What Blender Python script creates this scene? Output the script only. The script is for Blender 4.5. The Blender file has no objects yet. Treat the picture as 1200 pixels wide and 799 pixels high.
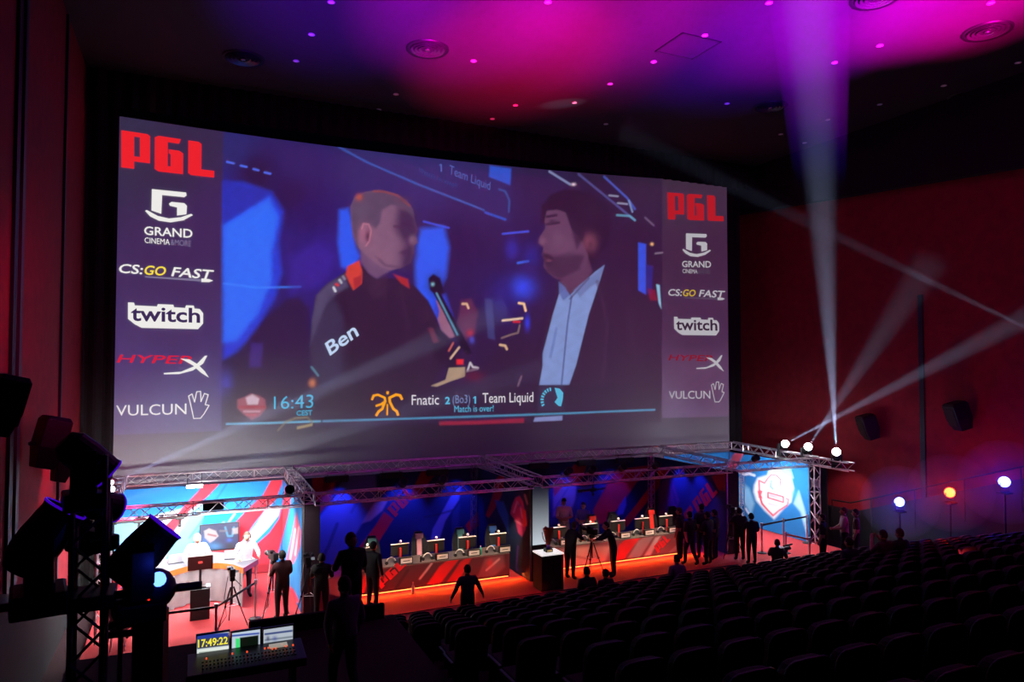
import bpy, bmesh, math, random
import numpy as np
from mathutils import Vector, Matrix
from mathutils.geometry import tessellate_polygon
random.seed(7); np.random.seed(7)
SC = bpy.context.scene
COL = SC.collection
PI = math.pi
# ------------------------------------------------------------------ camera
H = 6.7                      # eye height above the stage floor (stage floor is Z = 0)
F = 835.0; CX = 600.0; CY = 399.5
YAW = math.radians(24.3); PITCH = math.radians(1.955)
cam_d = bpy.data.cameras.new('camera'); cam = bpy.data.objects.new('camera', cam_d); COL.objects.link(cam)
cam.location = (0, 0, H); cam.rotation_euler = (PI/2 + PITCH, 0, -YAW)
cam_d.sensor_width = 36; cam_d.lens = F/1200*36; cam_d.clip_end = 300; cam_d.clip_start = .05
SC.camera = cam
# ------------------------------------------------------------------ world, exposure
w = bpy.data.worlds.new('world'); SC.world = w; w.use_nodes = True
w.node_tree.nodes['Background'].inputs[0].default_value = (.05, .03, .08, 1)
w.node_tree.nodes['Background'].inputs[1].default_value = .012
SC.view_settings.view_transform = 'Standard'; SC.view_settings.look = 'None'
SC.view_settings.exposure = 0; SC.view_settings.gamma = 1; SC.view_settings.use_curve_mapping = False
# ------------------------------------------------------------------ lights
def aim(o, tgt):
    d = Vector(tgt) - o.location
    o.rotation_euler = d.to_track_quat('-Z', 'Y').to_euler()
def spot(loc, tgt, power, col, deg=40, blend=.6, r=.06, name='spot_lamp'):
    l = bpy.data.lights.new(name, 'SPOT'); l.energy = power; l.color = col; l.spot_size = math.radians(deg)
    l.spot_blend = blend; l.shadow_soft_size = r
    o = bpy.data.objects.new(name, l); COL.objects.link(o); o.location = loc; aim(o, tgt); return o
def area(loc, tgt, power, col, sx=1, sy=None, spread=180, name='area_lamp'):
    l = bpy.data.lights.new(name, 'AREA'); l.energy = power; l.color = col
    l.shape = 'RECTANGLE'; l.size = sx; l.size_y = sy or sx; l.spread = math.radians(spread)
    o = bpy.data.objects.new(name, l); COL.objects.link(o); o.location = loc; aim(o, tgt); return o
def point(loc, power, col, r=.05, name='point_lamp'):
    l = bpy.data.lights.new(name, 'POINT'); l.energy = power; l.color = col; l.shadow_soft_size = r
    o = bpy.data.objects.new(name, l); COL.objects.link(o); o.location = loc; return o
CEIL = 15.9
# bodiless coloured spots added above the rear tiers to wash the ceiling
def ceil_at(px, py):            # point of the ceiling seen at a photo pixel
    c, s_ = math.cos(YAW), math.sin(YAW); u = (px-CX)/F; v = (CY-py)/F
    d = Vector((s_*math.cos(PITCH), c*math.cos(PITCH), math.sin(PITCH)))+Vector((c, -s_, 0))*u+Vector((-s_*math.sin(PITCH), -c*math.sin(PITCH), math.cos(PITCH)))*v
    return Vector((0, 0, H))+d*((CEIL-H)/d.z)
for px, py, pw, col, dg in ((610, 62, 60000, (1, .0, .10), 27), (560, 2, 70000, (.75, .0, .9), 26), (400, -12, 34000, (.16, .0, 1), 26), (740, 0, 70000, (.85, .0, .8), 27), (830, 40, 26000, (.3, .0, 1), 26),
                            (930, 42, 42000, (.10, .0, 1), 27), (1010, 0, 80000, (.9, .0, 1), 28), (1120, 4, 110000, (1, .0, .6), 21), (1165, 22, 40000, (1, .0, .3), 15), (700, 60, 18000, (.9, .0, .15), 26)):
    t_ = ceil_at(px, py); spot((t_.x*.8, max(2.5, t_.y-11.0), 5.2), t_, pw*1.35, col, dg, 1)
# stage lighting (lamp bodies on the trusses are built further down)
area((.3, 21.6, 2.82), (.3, 24.2, .4), 360, (1, .98, 1), 3.4, .5)
area((.2, 22.6, 2.85), (.2, 22.9, 0), 300, (1, .98, 1), 2.4, .4)
area((.5, 19.8, 2.84), (.6, 21.0, .4), 105, (1, .97, .97), 4.2, .4)
area((19.6, 21.2, 2.84), (21.4, 21.6, 1.2), 130, (.95, .98, 1), 2.0, .5)
area((19.4, 20.3, 2.84), (19.8, 21.0, 0), 90, (1, .97, .97), 2.4, .4)
BLUES = [(4.6, 1), (6.9, 1), (8.9, .7), (11.3, .45), (13.3, .6), (15.4, .55)]
for bx, s in BLUES:
    spot((bx, 23.75, 2.95), (bx-.1, 24.45, 1.3), 420*s, (.03, .05, 1), 80, .7, .08)
spot((16.9, 23.0, 2.95), (17.5, 22.6, 1.6), 300, (.04, .04, 1), 75, .7, .08)
spot((16.9, 21.7, 2.95), (17.5, 21.4, 1.6), 150, (.04, .04, 1), 75, .7, .08)
for k, dx in enumerate((4.9, 6.0, 7.1, 8.2, 9.1)):
    spot((dx, 20.1, 2.85), (dx+.1, 21.3, .8), 330, (1, .72, .5), 46, .6, .05)
for k, dx in enumerate((11.2, 12.3, 13.4, 14.5, 15.4)):
    spot((dx, 20.1, 2.85), (dx+.1, 21.3, .8), 380, (1, .72, .5), 50, .6, .05)
spot((10.6, 20.0, 2.85), (10.3, 19.0, 1.1), 26, (1, .95, .9), 40, .5)
# red-orange glow strips under the player desks
area((7.0, 20.60, .13), (7.0, 20.3, -.3), 85, (1, .13, .015), 5.4, .05)
area((13.4, 20.60, .13), (13.4, 20.3, -.3), 95, (1, .13, .015), 6.4, .05)
area((7.2, 18.9, .1), (7.2, 20.6, .3), 3, (1, .05, .02), 5.0, .1)  # low red fill from the stage front, not a strip under the desk
# spots added to imitate white lamp spill on the foot of the cinema screen
spot((.4, 24.0, 3.3), (.9, 26.0, 3.2), 11, (.95, .95, 1), 150, 1, .12)
spot((19.0, 23.2, 3.3), (18.0, 25.6, 4.0), 60, (.9, .9, 1), 120, 1, .12)
spot((14.0, 23.4, 3.3), (14.4, 26.0, 4.0), 6, (.9, .9, 1), 120, 1, .12)
# side walls: bodiless spots put in for their red and pink glow
spot((-1.3, 19.0, 4.4), (-3.1, 21.5, 3.4), 230, (1, .04, .22), 120, 1, .1)
spot((1.2, 12.5, 8.0), (-3.2, 17.4, 7.5), 480, (1, .02, .3), 64, 1, .1)
spot((22.0, 18.6, 3.3), (24.1, 20.6, 1.3), 260, (1, .6, .65), 40, .8, .03)
spot((15.0, 10.0, 2.6), (24.1, 20.0, 6.0), 300, (1, .04, .05), 75, 1, .2)
spot((13.0, 6.0, 3.6), (24.1, 13.5, 5.6), 110, (.75, .04, .25), 70, 1, .2)
# bodiless area lamps above the seats, dim blue and red
area((10, 11, 10), (10, 11, 0), 16, (.25, .3, .8), 12, 8)
area((17, 8, 9), (17, 10, 0), 26, (.8, .05, .2), 6, 6)
# ------------------------------------------------------------------ projection helpers (pixel of the photo -> point in the hall)
cy_, sy_ = math.cos(YAW), math.sin(YAW); cp, sp = math.cos(PITCH), math.sin(PITCH)
RIGHT = np.array([cy_, -sy_, 0.]); FWD = np.array([sy_*cp, cy_*cp, sp]); UP = np.array([-sy_*sp, -cy_*sp, cp])
ORG = np.array([0, 0, H])
def ray(px, py):
    return FWD + RIGHT*((px-CX)/F) + UP*((CY-py)/F)
def at(px, py, X=None, Y=None, Z=None):
    d = ray(px, py)
    if X is not None: t = X/d[0]
    elif Y is not None: t = Y/d[1]
    else: t = (Z-H)/d[2]
    return Vector(ORG + d*t)
def proj(P):
    P = np.asarray(P, dtype=float) - ORG
    z = P @ FWD
    return np.stack([CX + F*(P @ RIGHT)/z, CY - F*(P @ UP)/z], -1)
def gx(px, Y, py=600): return at(px, py, Y=Y).x
SXL, SXR = -2.13, 22.1
def scr_y(x): return 25.25 + 1.0*(1-((x-(SXL+SXR)/2)/((SXR-SXL)/2))**2)
def on_screen(px, py, off=.03):
    Y = 26.0
    for _ in range(14):
        p = at(px, py, Y=Y); Y = .5*Y + .5*(scr_y(p.x)-off)
    return at(px, py, Y=Y)
def lin(c):
    c = np.asarray(c, dtype=float)/255.
    return np.where(c <= .04045, c/12.92, ((c+.055)/1.055)**2.4)
# ------------------------------------------------------------------ tags
def tag(o, label=None, cat=None, group=None, kind=None):
    if label: o['label'] = label
    if cat: o['category'] = cat
    if group: o['group'] = group
    if kind: o['kind'] = kind
    return o
def thing(name, label, cat, loc=(0, 0, 0), rz=0, group=None):
    o = bpy.data.objects.new(name, None); COL.objects.link(o); o.empty_display_size = .2
    o.location = loc; o.rotation_euler = (0, 0, rz)
    return tag(o, label, cat, group)
def copy_tree(o, parent=None):
    c = o.copy(); COL.objects.link(c)
    if parent: c.parent = parent
    for ch in list(o.children): copy_tree(ch, c)
    return c
# ------------------------------------------------------------------ materials
MATS = {}
def mat(name, col, rough=.6, metal=0., emit=None, estr=1., noise=0., scale=20., bump=0.):
    if name in MATS: return MATS[name]
    m = bpy.data.materials.new(name); m.use_nodes = True; nt = m.node_tree; b = nt.nodes['Principled BSDF']
    c = tuple(col)+(1,)
    b.inputs['Base Color'].default_value = c; b.inputs['Roughness'].default_value = rough; b.inputs['Metallic'].default_value = metal
    if emit is not None:
        b.inputs['Emission Color'].default_value = tuple(emit)+(1,); b.inputs['Emission Strength'].default_value = estr
    if noise or bump:
        tc = nt.nodes.new('ShaderNodeTexCoord'); n = nt.nodes.new('ShaderNodeTexNoise')
        n.inputs['Scale'].default_value = scale; n.inputs['Detail'].default_value = 4
        nt.links.new(tc.outputs['Object'], n.inputs['Vector'])
        if noise:
            r = nt.nodes.new('ShaderNodeValToRGB')
            r.color_ramp.elements[0].color = tuple(max(0, x*(1-noise)) for x in col)+(1,)
            r.color_ramp.elements[1].color = tuple(min(1, x*(1+noise)) for x in col)+(1,)
            r.color_ramp.elements[0].position = .3; r.color_ramp.elements[1].position = .7
            nt.links.new(n.outputs['Fac'], r.inputs['Fac']); nt.links.new(r.outputs['Color'], b.inputs['Base Color'])
        if bump:
            bp = nt.nodes.new('ShaderNodeBump'); bp.inputs['Strength'].default_value = bump; bp.inputs['Distance'].default_value = .01
            nt.links.new(n.outputs['Fac'], bp.inputs['Height']); nt.links.new(bp.outputs['Normal'], b.inputs['Normal'])
    MATS[name] = m; return m
def emis(name, rgb255, k=1.):
    c = lin(rgb255); return mat(name, (.01, .01, .01), .6, 0, tuple(c), k)
def vmat(name, emission, rough=.8, estr=1., base=.03):
    if name in MATS: return MATS[name]
    m = bpy.data.materials.new(name); m.use_nodes = True; nt = m.node_tree; b = nt.nodes['Principled BSDF']
    a = nt.nodes.new('ShaderNodeAttribute'); a.attribute_name = 'print'
    b.inputs['Roughness'].default_value = rough
    if emission:
        b.inputs['Base Color'].default_value = (base, base, base, 1)
        nt.links.new(a.outputs['Color'], b.inputs['Emission Color']); b.inputs['Emission Strength'].default_value = estr
    else: nt.links.new(a.outputs['Color'], b.inputs['Base Color'])
    MATS[name] = m; return m
ALU = mat('aluminium', (.62, .60, .62), .38, .85, noise=.15, scale=9)
BLACK = mat('black_metal', (.012, .012, .014), .45, .2, noise=.2, scale=12)
BLACKM = mat('black_cloth', (.006, .006, .007), .95, noise=.3, scale=14)
PLAST = mat('black_plastic', (.018, .018, .02), .35, noise=.1, scale=30)
WHITEP = mat('white_plastic', (.8, .78, .74), .4, noise=.04)
REDP = mat('red_plastic', (.6, .03, .03), .4, noise=.1)
GLASS = mat('dark_glass', (.02, .02, .03), .08, .0)
# ------------------------------------------------------------------ mesh builder
class MB:
    def __init__(s): s.v = []; s.f = []; s.m = []
    def add(s, vs, fs, m=0):
        n = len(s.v); s.v += [tuple(v) for v in vs]; s.f += [tuple(n+i for i in f) for f in fs]; s.m += [m]*len(fs); return s
    def box(s, c, d, rz=0, m=0, rot=None):
        R = rot or Matrix.Rotation(rz, 3, 'Z'); c = Vector(c); vs = []
        for z in (-1, 1):
            for x, y in ((-1, -1), (1, -1), (1, 1), (-1, 1)):
                vs.append(c + R @ Vector((x*d[0]/2, y*d[1]/2, z*d[2]/2)))
        return s.add(vs, [(3, 2, 1, 0), (4, 5, 6, 7), (0, 1, 5, 4), (1, 2, 6, 5), (2, 3, 7, 6), (3, 0, 4, 7)], m)
    def tube(s, a, b, r, r2=None, n=8, m=0, cap=True):
        a = Vector(a); b = Vector(b); r2 = r if r2 is None else r2; d = (b-a)
        if d.length < 1e-6: return s
        q = d.to_track_quat('Z', 'Y').to_matrix(); vs = []
        for p, rr in ((a, r), (b, r2)):
            for k in range(n):
                t = 2*PI*k/n; vs.append(p + q @ Vector((rr*math.cos(t), rr*math.sin(t), 0)))
        fs = [(k, (k+1) % n, n+(k+1) % n, n+k) for k in range(n)]
        if cap: fs += [tuple(range(n-1, -1, -1)), tuple(range(n, 2*n))]
        return s.add(vs, fs, m)
    def path(s, pts, r, n=6, m=0):
        for a, b in zip(pts[:-1], pts[1:]): s.tube(a, b, r, n=n, m=m)
        return s
    def lathe(s, prof, c=(0, 0, 0), n=20, axis=None, m=0, cap=False):
        c = Vector(c); R = Matrix.Identity(3) if axis is None else Vector(axis).to_track_quat('Z', 'Y').to_matrix(); vs = []
        for (r, z) in prof:
            for k in range(n):
                t = 2*PI*k/n; vs.append(c + R @ Vector((r*math.cos(t), r*math.sin(t), z)))
        fs = []
        for i in range(len(prof)-1):
            for k in range(n): fs.append((i*n+k, i*n+(k+1) % n, (i+1)*n+(k+1) % n, (i+1)*n+k))
        if cap: fs += [tuple(range(n-1, -1, -1)), tuple((len(prof)-1)*n+k for k in range(n))]
        return s.add(vs, fs, m)
    def ball(s, c, r, n=12, m=0, sc=(1, 1, 1), rot=None):
        c = Vector(c); R = rot or Matrix.Identity(3); vs = []; h = n//2
        for i in range(h+1):
            ph = PI*i/h
            for k in range(n):
                t = 2*PI*k/n
                vs.append(c + R @ Vector((r*sc[0]*math.sin(ph)*math.cos(t), r*sc[1]*math.sin(ph)*math.sin(t), r*sc[2]*math.cos(ph))))
        fs = [(i*n+k, (i+1)*n+k, (i+1)*n+(k+1) % n, i*n+(k+1) % n) for i in range(h) for k in range(n)]
        return s.add(vs, fs, m)
    def prism(s, pts, z0, z1, m=0):
        n = len(pts); vs = [(x, y, z0) for x, y in pts] + [(x, y, z1) for x, y in pts]
        fs = [tuple(range(n-1, -1, -1)), tuple(range(n, 2*n))] + [(k, (k+1) % n, n+(k+1) % n, n+k) for k in range(n)]
        return s.add(vs, fs, m)
    def build(s, name, mats, parent=None, smooth=False, bevel=0):
        me = bpy.data.meshes.new(name); me.from_pydata(s.v, [], s.f)
        if not isinstance(mats, (list, tuple)): mats = [mats]
        for x in mats: me.materials.append(x)
        me.polygons.foreach_set('material_index', s.m)
        if smooth: me.polygons.foreach_set('use_smooth', [True]*len(s.f))
        me.update()
        o = bpy.data.objects.new(name, me); COL.objects.link(o)
        if parent: o.parent = parent
        if bevel:
            bm = bmesh.new(); bm.from_mesh(me); bmesh.ops.remove_doubles(bm, verts=bm.verts, dist=1e-5)
            es = [e for e in bm.edges if len(e.link_faces) == 2 and e.calc_face_angle(0) > .6]
            bmesh.ops.bevel(bm, geom=es, offset=bevel, segments=2, affect='EDGES', profile=.6); bm.to_mesh(me); bm.free()
        return o
def struct(o, kind='structure'): o['kind'] = kind; return o
# ------------------------------------------------------------------ flat prints: colour per vertex of a fine grid, traced shapes given in photo pixels
def poly_sd(P, poly):
    poly = np.asarray(poly, float); n = len(poly); inside = np.zeros(len(P), bool); d = np.full(len(P), 1e9)
    for i in range(n):
        a = poly[i]; b = poly[(i+1) % n]
        c = ((a[1] > P[:, 1]) != (b[1] > P[:, 1])) & (P[:, 0] < (b[0]-a[0])*(P[:, 1]-a[1])/((b[1]-a[1]) or 1e-9)+a[0])
        inside ^= c
        e = b-a; t = np.clip(((P-a) @ e)/max(e @ e, 1e-9), 0, 1); q = P-a-t[:, None]*e
        d = np.minimum(d, np.hypot(q[:, 0], q[:, 1]))
    return np.where(inside, -d, d)
def paint(P, C, layers):
    """layers: ('p', pts, rgb, soft, alpha) polygon / ('s', pts, rgb, width, alpha) stroke / ('b', (x,y,rx,ry), rgb, _, alpha) soft blob"""
    for L in layers:
        kind, data, rgb, soft, al = (list(L)+[1.0])[:5] if len(L) < 5 else L
        col = lin(rgb)
        if kind == 'b':
            x, y, rx, ry = data
            a = al*np.exp(-(((P[:, 0]-x)/rx)**2+((P[:, 1]-y)/ry)**2)); idx = np.nonzero(a > .004)[0]; a = a[idx]
        else:
            D = np.asarray(data, float); pad = soft*2+2
            idx = np.nonzero((P[:, 0] > D[:, 0].min()-pad) & (P[:, 0] < D[:, 0].max()+pad) & (P[:, 1] > D[:, 1].min()-pad) & (P[:, 1] < D[:, 1].max()+pad))[0]
            if not len(idx): continue
            Q = P[idx]
            if kind == 'p':
                d = poly_sd(Q, D); a = np.clip(.5-d/(2*soft), 0, 1); a = a*a*(3-2*a)*al
            else:
                d = np.full(len(Q), 1e9)
                for i in range(len(D)-1):
                    A = D[i]; e = D[i+1]-A; t = np.clip(((Q-A) @ e)/max(e @ e, 1e-9), 0, 1); q = Q-A-t[:, None]*e
                    d = np.minimum(d, np.hypot(q[:, 0], q[:, 1]))
                a = np.clip(1-(d-soft*.35)/1.3, 0, 1)*al
        C[idx] = C[idx]*(1-a[:, None]) + col*a[:, None]
    return C
def idw(P, ctrl, power=3.):
    num = np.zeros((len(P), 3)); den = np.zeros(len(P))
    for x, y, rgb in ctrl:
        wgt = 1/(((P[:, 0]-x)**2+(P[:, 1]-y)**2)+60)**(power/2); num += wgt[:, None]*lin(rgb); den += wgt
    return num/den[:, None]
def grid_obj(name, pts, nx, ny, cols, material, parent=None, back=None):
    """pts: (ny,nx,3)"""
    me = bpy.data.meshes.new(name); V = pts.reshape(-1, 3)
    i = np.arange((ny-1)*nx).reshape(ny-1, nx)[:, :-1].ravel()
    Fc = np.stack([i, i+1, i+nx+1, i+nx], 1)
    me.vertices.add(len(V)); me.vertices.foreach_set('co', V.astype('f').ravel())
    me.loops.add(Fc.size); me.loops.foreach_set('vertex_index', Fc.astype('i').ravel())
    me.polygons.add(len(Fc)); me.polygons.foreach_set('loop_start', np.arange(0, Fc.size, 4, dtype='i')); me.polygons.foreach_set('loop_total', np.full(len(Fc), 4, 'i'))
    me.update(calc_edges=True)
    ca = me.color_attributes.new('print', 'FLOAT_COLOR', 'POINT')
    ca.data.foreach_set('color', np.concatenate([cols, np.ones((len(V), 1))], 1).astype('f').ravel())
    me.materials.append(material); o = bpy.data.objects.new(name, me); COL.objects.link(o)
    if parent: o.parent = parent
    return o
def plane_pts(o, ux, uz, w_, h_, res):
    nx = max(2, int(w_/res)+1); ny = max(2, int(h_/res)+1)
    a = np.linspace(0, w_, nx); b = np.linspace(0, h_, ny); A, B = np.meshgrid(a, b)
    return np.array(o)[None, None]+A[..., None]*np.array(ux)+B[..., None]*np.array(uz), nx, ny
def print_panel(name, o, ux, uz, w_, h_, res, base, layers, material, parent, ctrl=None):
    pts, nx, ny = plane_pts(o, ux, uz, w_, h_, res); P = proj(pts.reshape(-1, 3))
    C = idw(P, ctrl) if ctrl else np.tile(lin(base), (len(P), 1))
    return grid_obj(name, pts, nx, ny, paint(P, C.astype(float), layers), material, parent)
# quads: TL, TR, BR, BL in pixels; unit coords (u right, v up)
def quad_map(q, u, v):
    TL, TR, BR, BL = [np.array(c, float) for c in q]
    return (BL*(1-u)+BR*u)*(1-v)+(TL*(1-u)+TR*u)*v
_tc = {}
def text_mesh(s, bold=0.):
    k = (s, bold)
    if k in _tc: return _tc[k]
    cu = bpy.data.curves.new('t', 'FONT'); cu.body = s; cu.resolution_u = 3; cu.offset = bold; cu.fill_mode = 'FRONT'
    o = bpy.data.objects.new('t', cu); COL.objects.link(o)
    dg = bpy.context.evaluated_depsgraph_get(); me = bpy.data.meshes.new_from_object(o.evaluated_get(dg))
    V = [v.co.copy() for v in me.vertices]; Fs = [tuple(p.vertices) for p in me.polygons]
    bpy.data.objects.remove(o); bpy.data.meshes.remove(me); bpy.data.curves.remove(cu)
    x0 = min(v.x for v in V); x1 = max(v.x for v in V); y0 = min(v.y for v in V); y1 = max(v.y for v in V)
    V = [((v.x-x0)/(x1-x0), (v.y-y0)/(y1-y0)) for v in V]
    _tc[k] = (V, Fs); return _tc[k]
def decal_text(name, s, quad, surf, material, parent, bold=0.):
    V, Fs = text_mesh(s, bold)
    pts = [surf(*quad_map(quad, u, v)) for u, v in V]
    return MB().add(pts, Fs).build(name, material, parent)
def decal_polys(name, polys, surf, material, parent, quad=None):
    m = MB()
    for p in polys:
        q = [quad_map(quad, u, v) for u, v in p] if quad else p
        vs = [surf(*c) for c in q]; tri = tessellate_polygon([[Vector((c[0], c[1], 0)) for c in q]]); m.add(vs, tri)
    return m.build(name, material, parent)
def stroke_polys(pts, w_):
    out = []
    for a, b in zip(pts[:-1], pts[1:]):
        a = np.array(a, float); b = np.array(b, float); d = b-a; L = np.hypot(*d)
        if L < 1e-6: continue
        d /= L; n = np.array([-d[1], d[0]])*w_/2; e = d*w_*.3
        out.append([tuple(a-e+n), tuple(b+e+n), tuple(b+e-n), tuple(a-e-n)])
    return out
PGL = [[(0, 0), (0, 1), (.27, 1), (.30, .97), (.30, .25), (.27, .2), (.14, .2), (.14, 0)],   # P (bowl slot cut below)
       [(.36, .06), (.36, .94), (.40, 1), (.64, 1), (.62, .86), (.50, .86), (.50, .18), (.53, .18), (.53, .52), (.51, .55), (.51, .66), (.62, .66), (.665, .60), (.665, 0), (.40, 0)],
       [(.72, .05), (.72, 1), (.83, 1), (.86, .95), (.86, .2), (1, .2), (1, 0), (.75, 0)]]
PGL_P = [[(0, 0), (0, 1), (.14, 1), (.14, 0)], [(.14, 1), (.14, .88), (.20, .88), (.20, .2), (.31, .2), (.31, .95), (.28, 1)], [(.14, .2), (.14, .34), (.2, .34), (.2, .2)]]
PGL = PGL_P + PGL[1:]
# ------------------------------------------------------------------ the hall
M_WALL = mat('red_wall_fabric', (.24, .006, .015), .9, noise=.15, scale=3, bump=.1)
M_CEIL = mat('ceiling_plaster', (.023, .021, .023), .8, noise=.05, scale=2)
M_DARK = mat('black_masking', (.004, .004, .005), .95, noise=.2, scale=2)
M_TIER = mat('tier_carpet', (.03, .008, .012), .95, noise=.3, scale=30, bump=.3)
M_WAIN = mat('grey_wainscot', (.008, .008, .009), .95, noise=.15, scale=5)
M_TRIM = mat('dark_trim', (.012, .01, .02), .6, noise=.1)
XL, XR = -3.05, 24.1
def tier_z(Y):                       # seat-bank floor
    if Y >= 17.6: return -.35
    return -.35 + .305*(17.3-Y)/1.0 if Y > 9.5 else 2.03+.25*(9.5-Y)
def slab(name, quad_pts, m, kind='structure'):
    o = MB().add(quad_pts, [tuple(range(len(quad_pts)))]).build(name, m); return struct(o, kind)
# ceiling slab, walls as thick boxes
struct(MB().box((10.5, 13, CEIL+.15), (30, 34, .3)).build('ceiling', M_CEIL))
fw = struct(MB().box((10.5, 27.2, 7.5), (30, .3, 17)).build('wall_front', M_DARK))
def wall_side(name, x, sgn, top0, top1):
    t = .2*sgn
    m = MB(); m.box((x+.1*sgn, 13, 7.5), (.2, 30, 17.2)); return struct(m.build(name, M_WALL))
wl = wall_side('wall_left', XL, -1, 0, 0)
wr = wall_side('wall_right', XR, 1, 0, 0)
struct(MB().box((10.5, -2.1, 9), (30, .2, 14)).build('wall_back', M_DARK))
# black bulkhead above the right wall, black masking beside the screen
p0 = at(862, 251, X=XR-.4); p1 = at(1200, 194, X=XR-.4)
dz = (p1.z-p0.z)/(p1.y-p0.y)
zA = p0.z + dz*(27-p0.y); zB = p0.z+dz*(2-p0.y)
o = MB().add([(XR-.4, 27, zA), (XR-.4, 2, zB), (XR-.4, 2, CEIL), (XR-.4, 27, CEIL), (XR, 27, zA), (XR, 2, zB), (XR, 2, CEIL), (XR, 27, CEIL)],
             [(3, 2, 1, 0), (4, 5, 6, 7), (0, 1, 5, 4), (2, 3, 7, 6), (0, 4, 7, 3), (1, 2, 6, 5)]).build('trim_bulkhead', M_DARK); struct(o)
def curtain(name, x0, x1, y, z0, z1, m):
    mb = MB(); n = int((x1-x0)/.08)+1; vs = []
    for z in (z0, z1):
        for k in range(n+1):
            x = x0+(x1-x0)*k/n; vs.append((x, y+.05*math.sin(k*1.1), z))
    mb.add(vs, [(k, k+1, n+2+k, n+1+k) for k in range(n)]); return mb.build(name, m)
c1 = curtain('masking_curtain', XL+.02, SXL-.02, 25.3, 0, CEIL-.05, BLACKM); tag(c1, 'black masking curtain filling the gap between red left wall and cinema screen', 'curtain')
c2 = curtain('masking_curtain', SXR+.03, SXR+.75, 25.3, 0, CEIL-.05, BLACKM); tag(c2, 'black masking curtain along the right edge of the cinema screen', 'curtain')
c3 = curtain('masking_curtain', XL+.02, XR-.05, 25.0, 14.7, CEIL-.05, BLACKM); tag(c3, 'black masking valance hanging from the ceiling above the screen', 'curtain')
# wall trims
for k, (yy, wd) in enumerate(((21.4, .16), (15.9, .28))):
    struct(MB().box((XL+.03, yy, 8), (.06, wd, 15.6)).build('trim_%d' % (k+1), M_TRIM), 'structure')
struct(MB().box((XL+.03, 16.5, 8), (.05, .25, 15.6)).build('trim_3', mat('grey_trim', (.05, .05, .055), .6)), 'structure')
ps = at(1080, 400, X=XR); struct(MB().box((XR-.03, ps.y, 5.5), (.06, .18, 7.5)).build('trim_4', M_TRIM))
# wainscots rising with the tiers
m = MB()
for (ya, za), (yb, zb) in (((26.5, .38), (23, .38)), ((23, .38), (2, 6.6))):
    m.add([(XL+.12, ya, -.4), (XL+.12, yb, -.4), (XL+.12, yb, zb), (XL+.12, ya, za), (XL, ya, -.4), (XL, yb, -.4), (XL, yb, zb), (XL, ya, za)], [(0, 1, 2, 3), (3, 2, 6, 7), (0, 3, 7, 4), (1, 5, 6, 2)])
struct(m.build('baseboard_left', M_WAIN))
m = MB()
for (ya, za), (yb, zb) in (((26.5, .95), (20.2, .95)), ((20.2, .95), (2, 7.3))):
    m.add([(XR-.3, ya, -.4), (XR-.3, yb, -.4), (XR-.3, yb, zb), (XR-.3, ya, za), (XR, ya, -.4), (XR, yb, -.4), (XR, yb, zb), (XR, ya, za)], [(3, 2, 1, 0), (7, 6, 2, 3), (4, 7, 3, 0), (2, 6, 5, 1)])
struct(m.build('baseboard_right', mat('dark_wainscot', (.016, .016, .02), .7)))
# handrail above the right wainscot
hr = thing('handrail', 'dark metal handrail climbing beside the right wall behind the lamps', 'handrail')
pts = [(XR-.5, 21-.9*k, (.95+.35*max(0, (20.2-21+.9*k)))+.35) for k in range(12)]
MB().path(pts, .03).build('rail', BLACK, hr)
for k in range(0, 12, 2): MB().tube(pts[k], (pts[k][0], pts[k][1], pts[k][2]-1.4), .02).build('post', BLACK, hr)
# auditorium floor: flat front part and stepped tiers
struct(MB().box((10.5, 22.0, -.45), (27.4, 10.4, .2)).build('floor', M_TIER))
ROWS = [17.0-1.1*i for i in range(13)]
for i, y in enumerate(ROWS):
    z = tier_z(y)
    struct(MB().box((10.5, y-.1, (z-1.2)/2-.0), (27.0, 1.1, z+1.2)).build('floor_tier', M_TIER))
struct(MB().box((10.5, .8, tier_z(3.0)/2-.3), (27.0, 4.2, tier_z(3.0)+.6)).build('floor_tier', M_TIER))
# stage deck
M_STAGE = mat('red_stage_carpet', (.52, .035, .04), .85, noise=.12, scale=40, bump=.3)
M_STAGE2 = mat('black_stage_skirt', (.01, .01, .012), .9, noise=.2)
st = thing('stage_deck', 'low stage deck under red carpet, running below the long cinema screen', 'stage')
MB().box((9.8, 21.45, -.02), (24.0, 6.2, .04)).build('carpet', M_STAGE, st)
MB().box((9.8, 21.45, -.2), (23.9, 6.1, .32)).build('skirt', M_STAGE2, st)
MB().box((9.8, 18.4, .012), (24, .05, .02)).build('edge_strip', BLACK, st)
MB().path([(x, 18.95+.03*math.sin(x), .012) for x in np.arange(3.6, 17.2, .7)], .014).build('cable', BLACK, st)
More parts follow.
